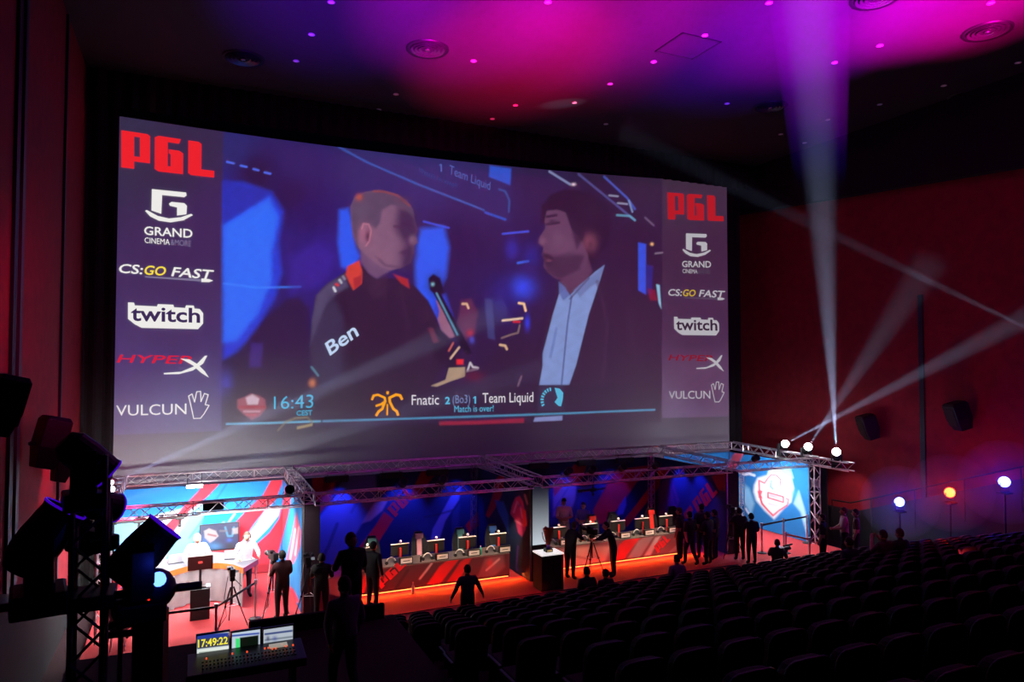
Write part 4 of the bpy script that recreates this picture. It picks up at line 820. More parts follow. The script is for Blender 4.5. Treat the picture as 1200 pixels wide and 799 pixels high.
mo, wc, pl, hs_ = monitor_proto(), webcam_proto(), plate_proto(), cable_proto(); fst = True
def hsv(): pass
ORD = ['first', 'second', 'third', 'fourth', 'fifth']
for side, pxs in (('left', (430, 469, 511, 548, 584)), ('right', (655, 692, 725, 753, 781))):
    for i, px in enumerate(pxs):
        x = gx(px, DF+.3, 640)
        src = lambda o: o if fst else copy_tree(o)
        a, b, c, d = src(mo), src(wc), src(pl), src(hs_); fst = False
        a.location = (x, DF+.34, DZ); a.rotation_euler = (0, 0, random.uniform(-.06, .06)); a['label'] = '%s monitor from the left on the %s player desk, seen from behind' % (ORD[i], side); a['group'] = 'monitors on the player desks'
        b.location = (x+.02, DF+.34, DZ+.555); b['label'] = 'small round white webcam on top of the %s monitor of the %s desk' % (ORD[i], side); b['group'] = 'webcams on the monitors'
        c.location = (x+.12, DF+.1, DZ); c['label'] = 'white-faced name plate before the %s monitor of the %s desk' % (ORD[i], side); c['group'] = 'name plates on the player desks'
        d.location = (x-.3, DF+.2, DZ+.03); d['label'] = 'white headset beside the %s monitor of the %s desk' % (ORD[i], side); d['group'] = 'headsets on the player desks'
def bottle(label, loc, m, s=1.):
    t = thing('bottle', label, 'bottle', loc); MB().lathe([(0, 0), (.035*s, 0), (.037*s, .15*s), (.014*s, .2*s), (.014*s, .23*s)], n=12).build('body', m, t, smooth=True)
    MB().lathe([(0, .255*s), (.017*s, .25*s), (.017*s, .225*s)], n=10).build('cap', WHITEP, t); return t
BG_ = mat('green_bottle', (.05, .5, .35), .2); BC = mat('clear_bottle', (.5, .6, .65), .15)
bottle('green bottle between third and fourth monitor groups on the left desk', (gx(562.5, DF+.2, 640), DF+.15, DZ), BG_, 1.1)
bottle('small dark bottle near the second name plate of the left desk', (gx(492, DF+.2, 650), DF+.1, DZ), PLAST, .8)
bottle('clear water bottle standing on the glowing carpet before the left desk', at(484, 690, Y=DF-.35)*1, BC, 1.4).location.z = .0
bottle('small dark bottle near the right end of the left desk', (gx(596, DF+.2, 650), DF+.1, DZ), PLAST, .8)
# gaming chairs behind the desks
def chair(label, px, stripe, Y=22.0, rz=0, tone=None, group='player chairs'):
    t = thing('player_chair', label, 'chair', (gx(px, Y, 620), Y, 0), rz, group)
    b = MB(); b.prism([(-.27, .0), (.27, .0), (.24, .1), (-.24, .1)], .5, .52)
    prof = [(.5, .24), (.75, .27), (1.0, .27), (1.2, .23), (1.33, .17), (1.42, .12)]
    vs = []
    for z, hw in prof:
        yy = -.02-(z-.5)*-.12
        vs += [(-hw, yy-.05, z), (hw, yy-.05, z), (hw*.9, yy+.06, z), (-hw*.9, yy+.06, z)]
    fs = []
    for i in range(len(prof)-1):
        for k in range(4): fs.append((i*4+k, i*4+(k+1) % 4, i*4+4+(k+1) % 4, i*4+4+k))
    fs += [(3, 2, 1, 0), tuple(len(vs)-4+k for k in range(4))]
    br_ = MB().add(vs, fs).build('backrest', PLAST, t)
    s = MB(); s.box((0, -.045, .92), (.16, .02, .68), rot=Matrix.Rotation(-.12, 3, 'X')); s.build('stripe', stripe, t)
    MB().box((0, -.03, 1.3), (.26, .06, .16)).build('headrest', stripe, br_, bevel=.02)
    MB().box((0, -.3, .48), (.5, .5, .1)).build('seat', PLAST, t, bevel=.03)
    for sx in (-1, 1): MB().box((sx*.3, -.25, .68), (.06, .3, .04)).build('armrest', PLAST, t); 
    MB().tube((0, -.25, .08), (0, -.25, .44), .03).build('gas_column', BLACK, t)
    for k in range(5): MB().tube((0, -.25, .1), (.3*math.cos(k*1.257), -.25+.3*math.sin(k*1.257), .05), .025, .018).build('foot_spoke', BLACK, t)
    return t
C_T = mat('teal_stripe', (.10, .3, .3), .6); C_P = mat('pink_stripe', (.75, .35, .4), .6); C_B = mat('blue_stripe', (.05, .2, .6), .6); C_R = mat('red_stripe', (.8, .03, .02), .6); C_K = mat('black_stripe', (.02, .02, .02), .6)
for px, st_, la in ((436, C_T, 'player chair with dim teal stripe behind the suited host'), (491, C_P, 'player chair with pink stripe behind the left desk'), (539, C_T, 'player chair with teal stripe behind the left desk'), (577, C_B, 'player chair with blue stripe at the right end of the left desk'),
                    (694, C_R, 'player chair with red stripe behind the crew filming on the right'), (719, C_K, 'all black player chair in the right player bay'), (763, C_R, 'bright red striped player chair near the upright truss'), (789, C_K, 'dark player chair half hidden by the group of people')):
    chair(la, px, st_)
# trophy on its pedestal
pd = thing('pedestal', 'black box pedestal with glowing white top under the trophy', 'pedestal', (gx(645, 19.2, 650)+.0, 19.35, 0))
MB().box((0, 0, .52), (.72, .6, 1.04)).build('box', BLACKM, pd); MB().box((0, 0, 1.06), (.74, .62, .04)).build('lit_top', mat('pedestal_top', (.9, .9, .9), .4, 0, (1, .97, .93), .75), pd)
tr = thing('trophy', 'tall flared red and clear cup trophy on the glowing pedestal', 'trophy', (pd.location.x, 19.35, 1.08))
GOLD = mat('trophy_red_glass', (.5, .12, .08), .12, .6)
MB().box((0, 0, .05), (.22, .22, .1)).build('plinth', BLACK, tr, bevel=.01); MB().box((0, -.112, .05), (.16, .004, .05)).build('plaque', mat('gold_plaque', (.8, .55, .2), .3, .8), tr)
MB().lathe([(0, .1), (.07, .1), (.05, .13), (.05, .2), (.07, .22)], n=14).build('stem', mat('violet_glass', (.15, .05, .4), .2, .3), tr, smooth=True)
m = MB(); vs = []; n = 12
for i, (r, z) in enumerate(((.07, .22), (.09, .35), (.12, .5), (.17, .68))):
    for k_ in range(n): vs.append((r*math.cos(2*PI*k_/n), r*math.sin(2*PI*k_/n), z+(.05 if (i == 3 and k_ % 3 == 0) else 0)))
fs = [(i*n+k_, i*n+(k_+1) % n, (i+1)*n+(k_+1) % n, (i+1)*n+k_) for i in range(3) for k_ in range(n)]
m.add(vs, fs).build('cup', GOLD, tr)
for sx in (-1, 1): MB().path([(sx*.1, 0, .3), (sx*.17, 0, .42), (sx*.2, 0, .6)], .012).build('handle', GOLD, tr)
# ------------------------------------------------------------------ presenters' desk
pf = [at(px, py, Z=1.08) for px, py in ((168, 683), (180, 677.5), (193, 671.5), (206, 667), (222, 662.5), (240, 660), (258, 659.5), (272, 661), (285, 665.5))]
pb = [at(px, py, Z=1.08) for px, py in ((303, 655), (280, 648), (240, 646), (212, 650), (190, 657), (172, 668))]
dk = thing('presenter_desk', 'curved presenters desk with orange edge and grey draped front', 'desk', (pf[5].x, pf[5].y, 0))
k = lambda o: keep_world(o, dk)
k(MB().prism([(p.x, p.y) for p in pf+pb], 1.04, 1.08).build('desktop', mat('grey_desktop', (.10, .10, .12), .45, noise=.1)))
def band(pts_, z0, z1, wav=0, off=0):
    m = MB(); vs = []; P_ = []
    for i in range(len(pts_)-1):
        for s in range(6):
            P_.append(pts_[i].lerp(pts_[i+1], s/6))
    P_.append(pts_[-1])
    for j, p in enumerate(P_):
        w0 = wav*(math.sin(j*1.25)+.5*math.sin(j*2.7))
        vs += [(p.x, p.y-off-w0*.2, z1), (p.x, p.y-off-w0*.5, (z0+z1)/2), (p.x+w0*.3, p.y-off-w0-.05*(wav > 0), z0)]
    n_ = len(P_); fs = []
    for j in range(n_-1):
        for r in range(2): fs.append((j*3+r, j*3+r+1, j*3+3+r+1, j*3+3+r))
    return m.add(vs, fs)
k(band(pf, .93, 1.085, 0, .02).build('orange_edge', mat('orange_laminate', (.95, .18, .03), .5)))
k(band(pf, .03, .935, .05, .0).build('grey_drape', mat('grey_drape', (.27, .27, .28), .85, noise=.12, scale=3), smooth=True))
k(MB().prism([(p.x, p.y) for p in (pf[-1], pb[0], pb[0]+Vector((0, -.03, 0)), pf[-1]+Vector((0, -.03, 0)))], .95, 1.085).build('end_trim', mat('violet_laminate', (.25, .03, .10), .5)))
k(MB().box((pf[-1].x-.05, pf[-1].y+.15, .5), (.06, .06, .98)).build('leg', BLACK)); k(MB().box((pb[0].x-.08, pb[0].y-.1, .5), (.05, .05, .98)).build('leg', ALU))
def laptop(label, loc, rz, lit=(.3, .28, .3)):
    t = thing('laptop', label, 'laptop', loc, rz); MB().box((0, 0, .012), (.38, .26, .02)).build('keyboard_base', PLAST, t); MB().box((0, -.14, .14), (.38, .015, .26), rot=Matrix.Rotation(.15, 3, 'X')).build('lid', mat('silver_lid', (.5, .48, .5), .35, .5), t)
laptop('grey laptop open in the middle of the presenters desk', at(234, 655, Z=1.085), 0)
laptop('reddish lit laptop at the left end of the presenters desk', at(205, 659, Z=1.085), .2)
laptop('laptop before the right presenter with headphones', at(272, 654, Z=1.085), -.2)
pp_ = thing('paper_sheets', 'white sheets of paper on the right end of the presenters desk', 'paper', at(287, 655, Z=1.09)); MB().box((0, 0, 0), (.5, .3, .006), rz=.2).build('sheet', WHITEP, pp_); MB().box((.04, .05, .006), (.3, .22, .004), rz=-.1).build('sheet', WHITEP, pp_)
# TV behind the presenters
tvY = 24.1; tva, tvb = at(235, 616, Y=tvY), at(279, 641, Y=tvY)
tv = thing('television', 'blue lit television with event badge behind the presenters', 'television', ((tva.x+tvb.x)/2, tvY, tvb.z)); k = lambda o: keep_world(o, tv)
LTV = [('b', (242, 634, 8, 8), (40, 130, 230), 0, .9), ('b', (252, 640, 8, 4), (60, 170, 250), 0, .8), ('p', [(239, 622), (245, 619), (253, 622), (256, 628), (251, 633), (246, 636), (240, 630)], (236, 214, 224), 1, 1), ('s', [(244, 626), (253, 628)], (190, 60, 80), 1.2, .8),
 ('s', [(264, 618), (267, 628), (272, 628), (274, 618)], (80, 190, 250), 1.4, .9), ('b', (269, 633, 3.5, 2.5), (40, 110, 250), 0, 1), ('s', [(258, 622), (265, 622)], (120, 120, 150), 1.4, .8), ('p', [(272, 619), (279, 618), (279, 625), (273, 626)], (220, 210, 215), 1, .9), ('b', (270, 640, 6, 5), (8, 10, 26), 0, .8)]
o = print_panel('lit_screen', (tva.x, tvY-.03, tvb.z), (1, 0, 0), (0, 0, 1), tvb.x-tva.x, tva.z-tvb.z, .02, (14, 40, 120), LTV, vmat('television_glow', True, .3, 1.), None); k(o)
k(MB().box(((tva.x+tvb.x)/2, tvY, (tva.z+tvb.z)/2), (tvb.x-tva.x+.06, .05, tva.z-tvb.z+.06)).build('bezel', PLAST)); k(MB().box(((tva.x+tvb.x)/2+.05, tvY+.0, tvb.z-.35), (.75, .12, .62)).build('stand', mat('dark_red_box', (.2, .01, .015), .6)))
k(MB().box(((tva.x+tvb.x)/2+.05, tvY+.0, (tvb.z-.66)/2), (.1, .1, tvb.z-.66)).build('post', BLACK))
# prompter monitor on a black box before the desk
pb_ = at(234, 725, Z=0.); bx = thing('flight_box', 'small black box standing before the presenters desk', 'box', (pb_.x, pb_.y, 0)); MB().box((0, .1, .4), (.48, .42, .8)).build('body', BLACK, bx, bevel=.01)
for sx in (-1, 1): MB().box((sx*.2, .1, .82), (.1, .3, .03)).build('edge_plate', ALU, bx)
pm = thing('prompter_monitor', 'black monitor on the small box, its back towards the seats', 'monitor', (pb_.x, pb_.y+.1, .8)); MB().box((0, 0, .64), (.62, .05, .36)).build('screen_housing', mat('dark_red_plastic', (.05, .008, .008), .4), pm, bevel=.01); MB().box((0, 0, .835), (.62, .06, .03)).build('top_edge', WHITEP, pm)
MB().box((0, .0, .25), (.06, .06, .5)).build('neck', PLAST, pm); MB().box((0, 0, .015), (.3, .2, .03)).build('foot', PLAST, pm); MB().box((0, -.03, .66), (.1, .01, .05)).build('red_badge', mat('red_badge', (.8, .05, .05), .5, 0, (1, .1, .08), .5), pm)
# belt barriers
def barrier(label, pts, z=.98, beltcol=None, hs=None, cat='barrier'):
    t = thing('belt_barrier', label, cat, pts[0]); o_ = Vector(pts[0])
    for p in pts:
        l = Vector(p)-o_; MB().tube((l.x, l.y, 0), (l.x, l.y, z), .03, n=10).build('post', ALU, t); MB().lathe([(0, 0), (.17, 0), (.15, .03), (.03, .05)], c=(l.x, l.y, .0), n=16).build('foot_disc', BLACK, t); MB().lathe([(0, .05), (.045, .05), (.045, -.06)], c=(l.x, l.y, z), n=10).build('post_head', ALU, t)
    for a, b in zip(pts[:-1], pts[1:]):
        a = Vector(a)-o_; b = Vector(b)-o_; d = b-a; c = (a+b)/2
        MB().box((c.x, c.y, z-.03), (d.length, .012, .06), rz=math.atan2(d.y, d.x)).build('belt', beltcol or BLACK, t)
    return t
bY = 18.55
barrier('black belt barrier on silver posts before the presenters desk', [(x, y, 0) for x, y in ((gx(188, bY, 740), bY), (gx(253, bY, 740), bY), (at(299, 725, Z=0.).x, at(299, 725, Z=0).y))], .98)
q1, q2, q3 = at(893, 648, Z=0), at(918.5, 642, Z=0), at(948, 636, Z=0)
barrier('belt barrier across the right bay before the crest panel', [(q1.x, q1.y, 0), (q2.x, q2.y, 0), (q3.x-.1, q3.y, 0)], 1.02)
q4 = at(921, 648, Z=0); q5 = at(949, 655, Z=0)
barrier('low red belt between two posts at the right front stage corner', [(q4.x, q4.y, 0), (q5.x, q5.y, 0)], .7, REDP)
# ------------------------------------------------------------------ people: one skinned body each, hair as a child
def mk(name, col, rough=.8, **k): return mat(name, col, rough, noise=.12, scale=12, **k)
SK = mk('skin', (.48, .26, .18), .55); SK2 = mk('tanned_skin', (.36, .18, .12), .55)
CL = {'black': mk('black_cotton', (.012, .012, .014)), 'white': mk('white_cotton', (.8, .8, .8)), 'tee': mk('off_white_tee', (.62, .5, .46)), 'blue': mk('blue_cotton', (.12, .14, .5)), 'navy': mk('navy_cotton', (.015, .018, .04)),
      'maroon': mk('maroon_cotton', (.05, .008, .01)), 'purple': mk('purple_lit_cotton', (.12, .05, .16)), 'grey': mk('grey_cotton', (.3, .27, .28)), 'pink': mk('pale_pink_cotton', (.5, .25, .28)), 'plum': mk('plum_cotton', (.06, .02, .03)), 'jeans': mk('dark_jeans', (.02, .022, .04)), 'suit': mk('black_suit', (.008, .009, .014))}  # purple cotton: violet light on the clothes is put into its colour
HR_ = {'dark': mk('dark_hair', (.012, .008, .007)), 'brown': mk('brown_hair', (.06, .03, .015)), 'blond': mk('fair_hair', (.5, .3, .14))}
SHOE = mk('dark_shoe', (.01, .01, .01)); EYE = mat('eye', (.02, .015, .012), .2); LIP = mat('lip', (.35, .1, .09), .5)
def base_pose():
    return dict(pel=(0, 0, .95), wst=(0, 0, 1.1), chs=(0, .01, 1.3), nck=(0, 0, 1.47), hd=(0, .02, 1.64),
        hl=(-.1, 0, .9), kl=(-.11, .02, .5), al=(-.12, -.01, .09), tl=(-.13, .16, .04), hr=(.1, 0, .9), kr=(.11, .02, .5), ar=(.12, -.01, .09), tr=(.13, .16, .04),
        sl=(-.2, 0, 1.42), el=(-.27, -.02, 1.14), wl=(-.28, .06, .9), ml=(-.28, .08, .83), sr=(.2, 0, 1.42), er=(.27, -.02, 1.14), wr=(.28, .06, .9), mr=(.28, .08, .83))
POSES = {
 'stand': {},
 'camera': dict(el=(-.28, .14, 1.2), wl=(-.16, .36, 1.28), ml=(-.1, .42, 1.31), er=(.28, .12, 1.18), wr=(.16, .34, 1.22), mr=(.1, .41, 1.24)),
 'operate': dict(el=(-.26, .1, 1.16), wl=(-.2, .34, 1.12), ml=(-.16, .42, 1.12), er=(.27, .06, 1.15), wr=(.2, .28, 1.05), mr=(.16, .36, 1.04)),
 'lean': dict(wst=(0, .05, 1.08), chs=(0, .16, 1.26), nck=(0, .22, 1.42), hd=(0, .28, 1.58), sl=(-.18, .2, 1.37), el=(-.3, .26, 1.17), wl=(-.3, .42, 1.12), ml=(-.28, .5, 1.11), sr=(.18, .2, 1.37), er=(.3, .26, 1.17), wr=(.3, .42, 1.12), mr=(.28, .5, 1.11)),
 'reach': dict(wst=(0, .04, 1.08), chs=(0, .12, 1.28), nck=(0, .17, 1.44), hd=(0, .24, 1.6), sl=(-.18, .13, 1.4), el=(-.22, .36, 1.26), wl=(-.14, .6, 1.2), ml=(-.12, .68, 1.2), sr=(.18, .13, 1.4), er=(.24, .34, 1.2), wr=(.15, .56, 1.12), mr=(.12, .64, 1.12)),
 'fold': dict(el=(-.26, .08, 1.14), wl=(-.06, .2, 1.12), ml=(.02, .22, 1.13), er=(.26, .08, 1.14), wr=(.06, .22, 1.08), mr=(-.02, .25, 1.08)),
 'phone': dict(el=(-.3, .1, 1.25), wl=(-.12, .25, 1.52), ml=(-.08, .28, 1.6), er=(.3, .1, 1.25), wr=(.12, .25, 1.52), mr=(.08, .28, 1.6)),
 'raise': dict(er=(.3, .12, 1.3), wr=(.28, .22, 1.56), mr=(.28, .25, 1.64)),
 'spread': dict(el=(-.33, .0, 1.17), wl=(-.42, .05, .96), ml=(-.44, .07, .89), er=(.33, .0, 1.17), wr=(.44, .05, .97), mr=(.47, .07, .9)),
 'walk': dict(kl=(-.1, .14, .52), al=(-.11, .12, .12), tl=(-.12, .28, .05), kr=(.1, -.02, .5), ar=(.11, -.22, .12), tr=(.12, -.08, .05), wl=(-.24, -.05, .92), ml=(-.24, -.06, .85), wr=(.24, .16, .95), mr=(.24, .19, .88)),
}
SIT = dict(hl=(-.1, 0, .9), kl=(-.13, .42, .93), al=(-.13, .46, .52), tl=(-.13, .62, .48), hr=(.1, 0, .9), kr=(.13, .42, .93), ar=(.13, .46, .52), tr=(.13, .62, .48))
EDG = [('pel', 'wst', .13, .125, 'shirt'), ('wst', 'chs', .125, .15, 'shirt'), ('chs', 'nck', .15, .06, 'shirt'), ('nck', 'hd', .055, .06, 'skin'),
       ('pel', 'hl', .13, .095, 'leg'), ('hl', 'kl', .095, .06, 'leg'), ('kl', 'al', .06, .042, 'leg'), ('al', 'tl', .042, .035, 'shoe'),
       ('pel', 'hr', .13, .095, 'leg'), ('hr', 'kr', .095, .06, 'leg'), ('kr', 'ar', .06, .042, 'leg'), ('ar', 'tr', .042, .035, 'shoe'),
       ('chs', 'sl', .15, .062, 'shirt'), ('sl', 'el', .062, .045, 'slv'), ('el', 'wl', .043, .028, 'fore'), ('wl', 'ml', .027, .03, 'hand'),
       ('chs', 'sr', .15, .062, 'shirt'), ('sr', 'er', .062, .045, 'slv'), ('er', 'wr', .043, .028, 'fore'), ('wr', 'mr', .027, .03, 'hand')]
RAD = dict(pel=(.155, .115), wst=(.14, .1), chs=(.165, .115), nck=(.062, .062), hd=(.06, .06), hl=(.09, .09), hr=(.09, .09), kl=(.06, .06), kr=(.06, .06), al=(.042, .042), ar=(.042, .042), tl=(.045, .03), tr=(.045, .03),
           sl=(.068, .068), sr=(.068, .068), el=(.045, .045), er=(.045, .045), wl=(.03, .026), wr=(.03, .026), ml=(.036, .02), mr=(.036, .02))
def head_mesh(mb, c, turn=0., nod=0., lookpitch=0.):
    """egg-shaped head with brow, nose, chin, ears, eyes and mouth. materials: 0 skin, 1 eye, 2 lip"""
    R = Matrix.Rotation(turn, 3, 'Z') @ Matrix.Rotation(nod, 3, 'X'); c = Vector(c); n = 16; h = 12; vs = []
    for i in range(h+1):
        ph = PI*i/h; z = .13*math.cos(ph)
        for k in range(n):
            t = 2*PI*k/n; x = .086*math.sin(ph)*math.cos(t); y = .104*math.sin(ph)*math.sin(t)
            fr_ = max(0, math.sin(t))
            if z < -.03: x *= 1+(z+.03)*2.6; y += fr_*.008
            if fr_ > .95 and -.045 < z < .02: y += .022*(1-abs(z+.018)/.04)
            if fr_ > .6 and .01 < z < .05 and abs(x) < .05: y -= .004
            vs.append(c+R @ Vector((x, y, z)))
    fs = [(i*n+k, (i+1)*n+k, (i+1)*n+(k+1) % n, i*n+(k+1) % n) for i in range(h) for k in range(n)]
    mb.add(vs, fs, 0)
    for s in (-1, 1):
        mb.ball(c+R @ Vector((s*.088, -.005, -.01)), .033, 8, 0, (.35, .7, 1.1), R); mb.ball(c+R @ Vector((s*.032, .094, .012)), .011, 6, 1, (1.2, .6, .8), R)
    mb.tube(c+R @ Vector((0, .098, -.0)), c+R @ Vector((0, .122, -.03)), .008, .015, 6, 0)
    mb.tube(c+R @ Vector((-.024, .094, -.058)), c+R @ Vector((.024, .094, -.058)), .006, .006, 6, 2)
def person(label, x, y, z, face, pose='stand', top='black', low='black', hair='dark', h=1.75, short=True, skin=None, turn=0., nod=0., sit=False, over=None, group=None, headset=False, fingers=True):
    J = base_pose(); J.update(POSES[pose])
    if sit: J.update(SIT)
    if over: J.update(over)
    k = h/1.75; t = thing('person', label, 'person', (x, y, z), face, group)
    names = list(J); idx = {n: i for i, n in enumerate(names)}; V = [Vector(J[n])*k for n in names]; E = [(idx[e[0]], idx[e[1]]) for e in EDG]
    FAT = {'pel': 1.15, 'wst': 1.25, 'chs': 1.25, 'nck': 1.0, 'hd': 1.0}
    R_ = [tuple(r*k*FAT.get(n, 1.32) for r in RAD[n]) for n in names]; roots = [idx['pel']]
    segs = [(V[idx[a]], V[idx[b]], kind) for a, b, _, _, kind in EDG]
    if fingers:
        for sd in ('l', 'r'):
            w0 = V[idx['w'+sd]]; m0 = V[idx['m'+sd]]; d = (m0-w0).normalized(); sx = -1 if sd == 'l' else 1
            lat = d.cross(Vector((sx, 0, .2))).normalized(); pn = d.cross(lat).normalized(); inw = -pn if (pn.x*sx) > 0 else pn
            for q, (off, ln) in enumerate(((-.026, .062), (-.009, .075), (.009, .07), (.026, .056), (None, .055))):
                b0 = len(V)
                if off is None: a_ = w0+d*.02*k; p = [a_, a_+(lat*.75*(1 if lat.y > 0 else -1)+d*.6)*.035*k, a_+(lat*.8*(1 if lat.y > 0 else -1)+d*1.3)*.045*k]
                else: a_ = m0+lat*off*k; p = [a_-d*.01, a_+d*ln*.5*k+inw*.008, a_+d*ln*.85*k+inw*.03]
                V += p; R_ += [(.0095*k, .0095*k)]*2+[(.0075*k, .0075*k)]; E += [(b0, b0+1), (b0+1, b0+2)]; roots.append(b0); segs.append((p[0], p[2], 'hand'))
    me = bpy.data.meshes.new('s'); me.from_pydata([tuple(v) for v in V], E, []); ob = bpy.data.objects.new('s', me); COL.objects.link(ob)
    md = ob.modifiers.new('skin', 'SKIN'); md.use_smooth_shade = True
    sv = me.skin_vertices[0].data
    for i, r in enumerate(R_): sv[i].radius = r; sv[i].use_root = i in roots
    sb = ob.modifiers.new('sub', 'SUBSURF'); sb.levels = 1; sb.render_levels = 1
    dg = bpy.context.evaluated_depsgraph_get(); bm_ = bpy.data.meshes.new_from_object(ob.evaluated_get(dg))
    Vs = [v.co.copy() for v in bm_.vertices]; Fs = [tuple(p.vertices) for p in bm_.polygons]
    bpy.data.objects.remove(ob); bpy.data.meshes.remove(bm_); bpy.data.meshes.remove(me)
    kind_m = {'shirt': 3, 'slv': 3, 'skin': 0, 'leg': 4, 'shoe': 5, 'hand': 0, 'fore': 0 if short else 3}
    ms = []
    for f in Fs:
        c = sum((Vs[i] for i in f), Vector())/len(f); best = 9; bk = 'shirt'
        for a, b, kd in segs:
            e = b-a; tt = max(0, min(1, (c-a).dot(e)/max(e.dot(e), 1e-9))); dd = (c-a-e*tt).length - (.05 if kd == 'shirt' else .04 if kd == 'leg' else 0)
            if dd < best: best = dd; bk = kd
        if bk == 'shirt' and (Vector(J['nck'])*k-c).length < .045: bk = 'skin'
        ms.append(kind_m[bk])
    mb = MB(); mb.v = [tuple(v) for v in Vs]; mb.f = Fs; mb.m = ms
    hc = Vector(J['hd'])*k; head_mesh(mb, hc, turn, nod)
    sk = skin or SK
    mb.build('body', [sk, EYE, LIP, CL[top], CL[low], SHOE], t, smooth=True)
    if hair:
        R = Matrix.Rotation(turn, 3, 'Z') @ Matrix.Rotation(nod, 3, 'X'); vs = []; n = 16
        for i in range(8):
            ph = PI*i/11
            for q in range(n):
                a = 2*PI*q/n; fr_ = math.sin(a); lim = ph if fr_ < .2 else min(ph, PI*(.36 if fr_ > .5 else .42))
                vs.append(hc+R @ Vector((.095*math.sin(lim)*math.cos(a), -.008+.112*math.sin(lim)*math.sin(a), .008+.139*math.cos(lim))))
        fs = [(i*n+q, (i+1)*n+q, (i+1)*n+(q+1) % n, i*n+(q+1) % n) for i in range(7) for q in range(n)]
        MB().add(vs, fs).build('hair', HR_[hair], t, smooth=True)
    if headset:
        hm = MB(); R = Matrix.Rotation(turn, 3, 'Z')
        hm.path([hc+R @ Vector((.1*math.cos(a), -.01, .0+.145*math.sin(a))) for a in np.linspace(0, PI, 9)], .012, 6)
        for s in (-1, 1): hm.tube(hc+R @ Vector((s*.08, -.01, 0)), hc+R @ Vector((s*.115, -.01, 0)), .042, n=10)
        hm.build('headphones', PLAST, t)
    return t
def camrig(label, x, y, z, face, h=1.45, big=True, light=False):
    t = thing('camera_on_tripod', label, 'camera', (x, y, z), face)
    for k_ in range(3):
        a = math.radians(90+120*k_); f = Vector((.42*math.cos(a), .42*math.sin(a), .01)); mid = Vector((.2*math.cos(a), .2*math.sin(a), h*.42)); top_ = Vector((.04*math.cos(a), .04*math.sin(a), h-.3))
        lg = MB(); lg.tube(f, mid, .014, n=6); lg.tube(mid, top_, .02, n=6); lg.box(mid, (.05, .05, .05)); lg.build('tripod_leg', BLACK, t)
    MB().tube((0, 0, h*.42), (0, 0, h-.14), .022, n=8).build('column', BLACK, t); MB().path([(.2*math.cos(math.radians(90+120*k_)), .2*math.sin(math.radians(90+120*k_)), h*.42) for k_ in (0, 1, 2, 0)], .007, 4).build('spreader', ALU, t)
    MB().box((0, 0, h-.1), (.13, .16, .1)).build('pan_head', PLAST, t, bevel=.02); MB().tube((.05, -.05, h-.1), (.16, -.42, h-.2), .012, n=6).build('pan_handle', PLAST, t)
    cb_ = MB().box((0, 0, h+.06), (.14, .38 if big else .2, .19)).build('camera_body', PLAST, t, bevel=.015)
    l = MB(); l.lathe([(0, 0), (.055, 0), (.06, .12), (.075, .2), (.075, .24), (0, .22)], c=(0, .17 if big else .09, h+.07), n=14, axis=(0, 1, 0)); l.build('lens', PLAST, cb_)
    MB().box((-.09, -.02, h+.19), (.08, .2, .07)).build('viewfinder', BLACK, cb_, bevel=.01); MB().box((.0, .02, h+.2), (.03, .22, .03)).build('top_handle', BLACK, t)
    MB().box((.11, -.08, h+.1), (.09, .02, .07)).build('side_monitor', mat('dim_camera_monitor', (.02, .02, .02), .3, 0, (.5, .55, .65), .35), t)
    MB().path([(-.12, -.1, h), (-.2, -.12, h*.6), (-.14, -.1, .3), (-.3, .0, .02)], .008, 5).build('cable', WHITEP if light else BLACK, t)
    return t
def P_(label, px, Y, z=0., face=0, **k):
    p = gx(px, Y, 650); return person(label, p, Y, z, face, **k)
BACK = PI           # facing the seats
desk_over = dict(wl=(-.24, .36, 1.13), ml=(-.24, .44, 1.12), wr=(.26, .34, 1.13), mr=(.27, .42, 1.12), el=(-.3, .2, 1.2), er=(.32, .18, 1.2), chs=(0, .08, 1.3), nck=(0, .12, 1.47), hd=(0, .16, 1.64), sl=(-.19, .1, 1.43), sr=(.19, .1, 1.43))
P_('presenter in white shirt at the desk, fair hair, head turned right', 231, 22.45, 0, BACK, top='white', low='black', hair='blond', h=1.9, short=False, over=desk_over, turn=.5)
P_('presenter in white shirt with headphones at the right end of the desk', 287, 22.2, 0, BACK+.25, top='white', low='jeans', hair='brown', h=1.88, short=False, over=desk_over, turn=-.35, headset=True)
P_('cameraman in maroon shirt seen from behind before the presenters', 331, 19.85, 0, .35, pose='operate', top='maroon', low='black', h=1.78)
camrig('camera on tripod worked by the cameraman in the maroon shirt', gx(320, 20.4, 650), 20.35, 0, .3, 1.5, light=True)
camrig('unmanned camera on tripod in the middle before the presenters desk', gx(272, 19.9, 680), 19.9, 0, .1, 1.3, big=False)
camrig('camera on tripod with white cable beside the black divider', gx(362, 19.6, 680), 19.6, 0, -.3, 1.5, light=True)
P_('crew member in black with a lamp glint, right of the camera with white cable', 377, 19.2, 0, -.2, pose='operate', top='black', low='black', h=1.76)
p = P_('seated person with headphones and grey top at the far left of the stage', 140, 19.4, -.42, -.5, pose='operate', top='grey', low='black', hair='brown', sit=True, headset=True)
s = thing('stool', 'plain dark stool under the seated person at the far left', 'stool', (p.location.x, 19.4, 0)); MB().box((0, 0, .38), (.38, .38, .05)).build('seat', PLAST, s, bevel=.01)
for sx in (-1, 1):
    for sy in (-1, 1): MB().tube((sx*.15, sy*.15, 0), (sx*.13, sy*.13, .37), .015).build('leg', ALU, s)
P_('host in black suit with white shirt standing on the glowing carpet', 437, 19.75, 0, -.9, pose='stand', top='suit', low='suit', h=1.8, short=False)
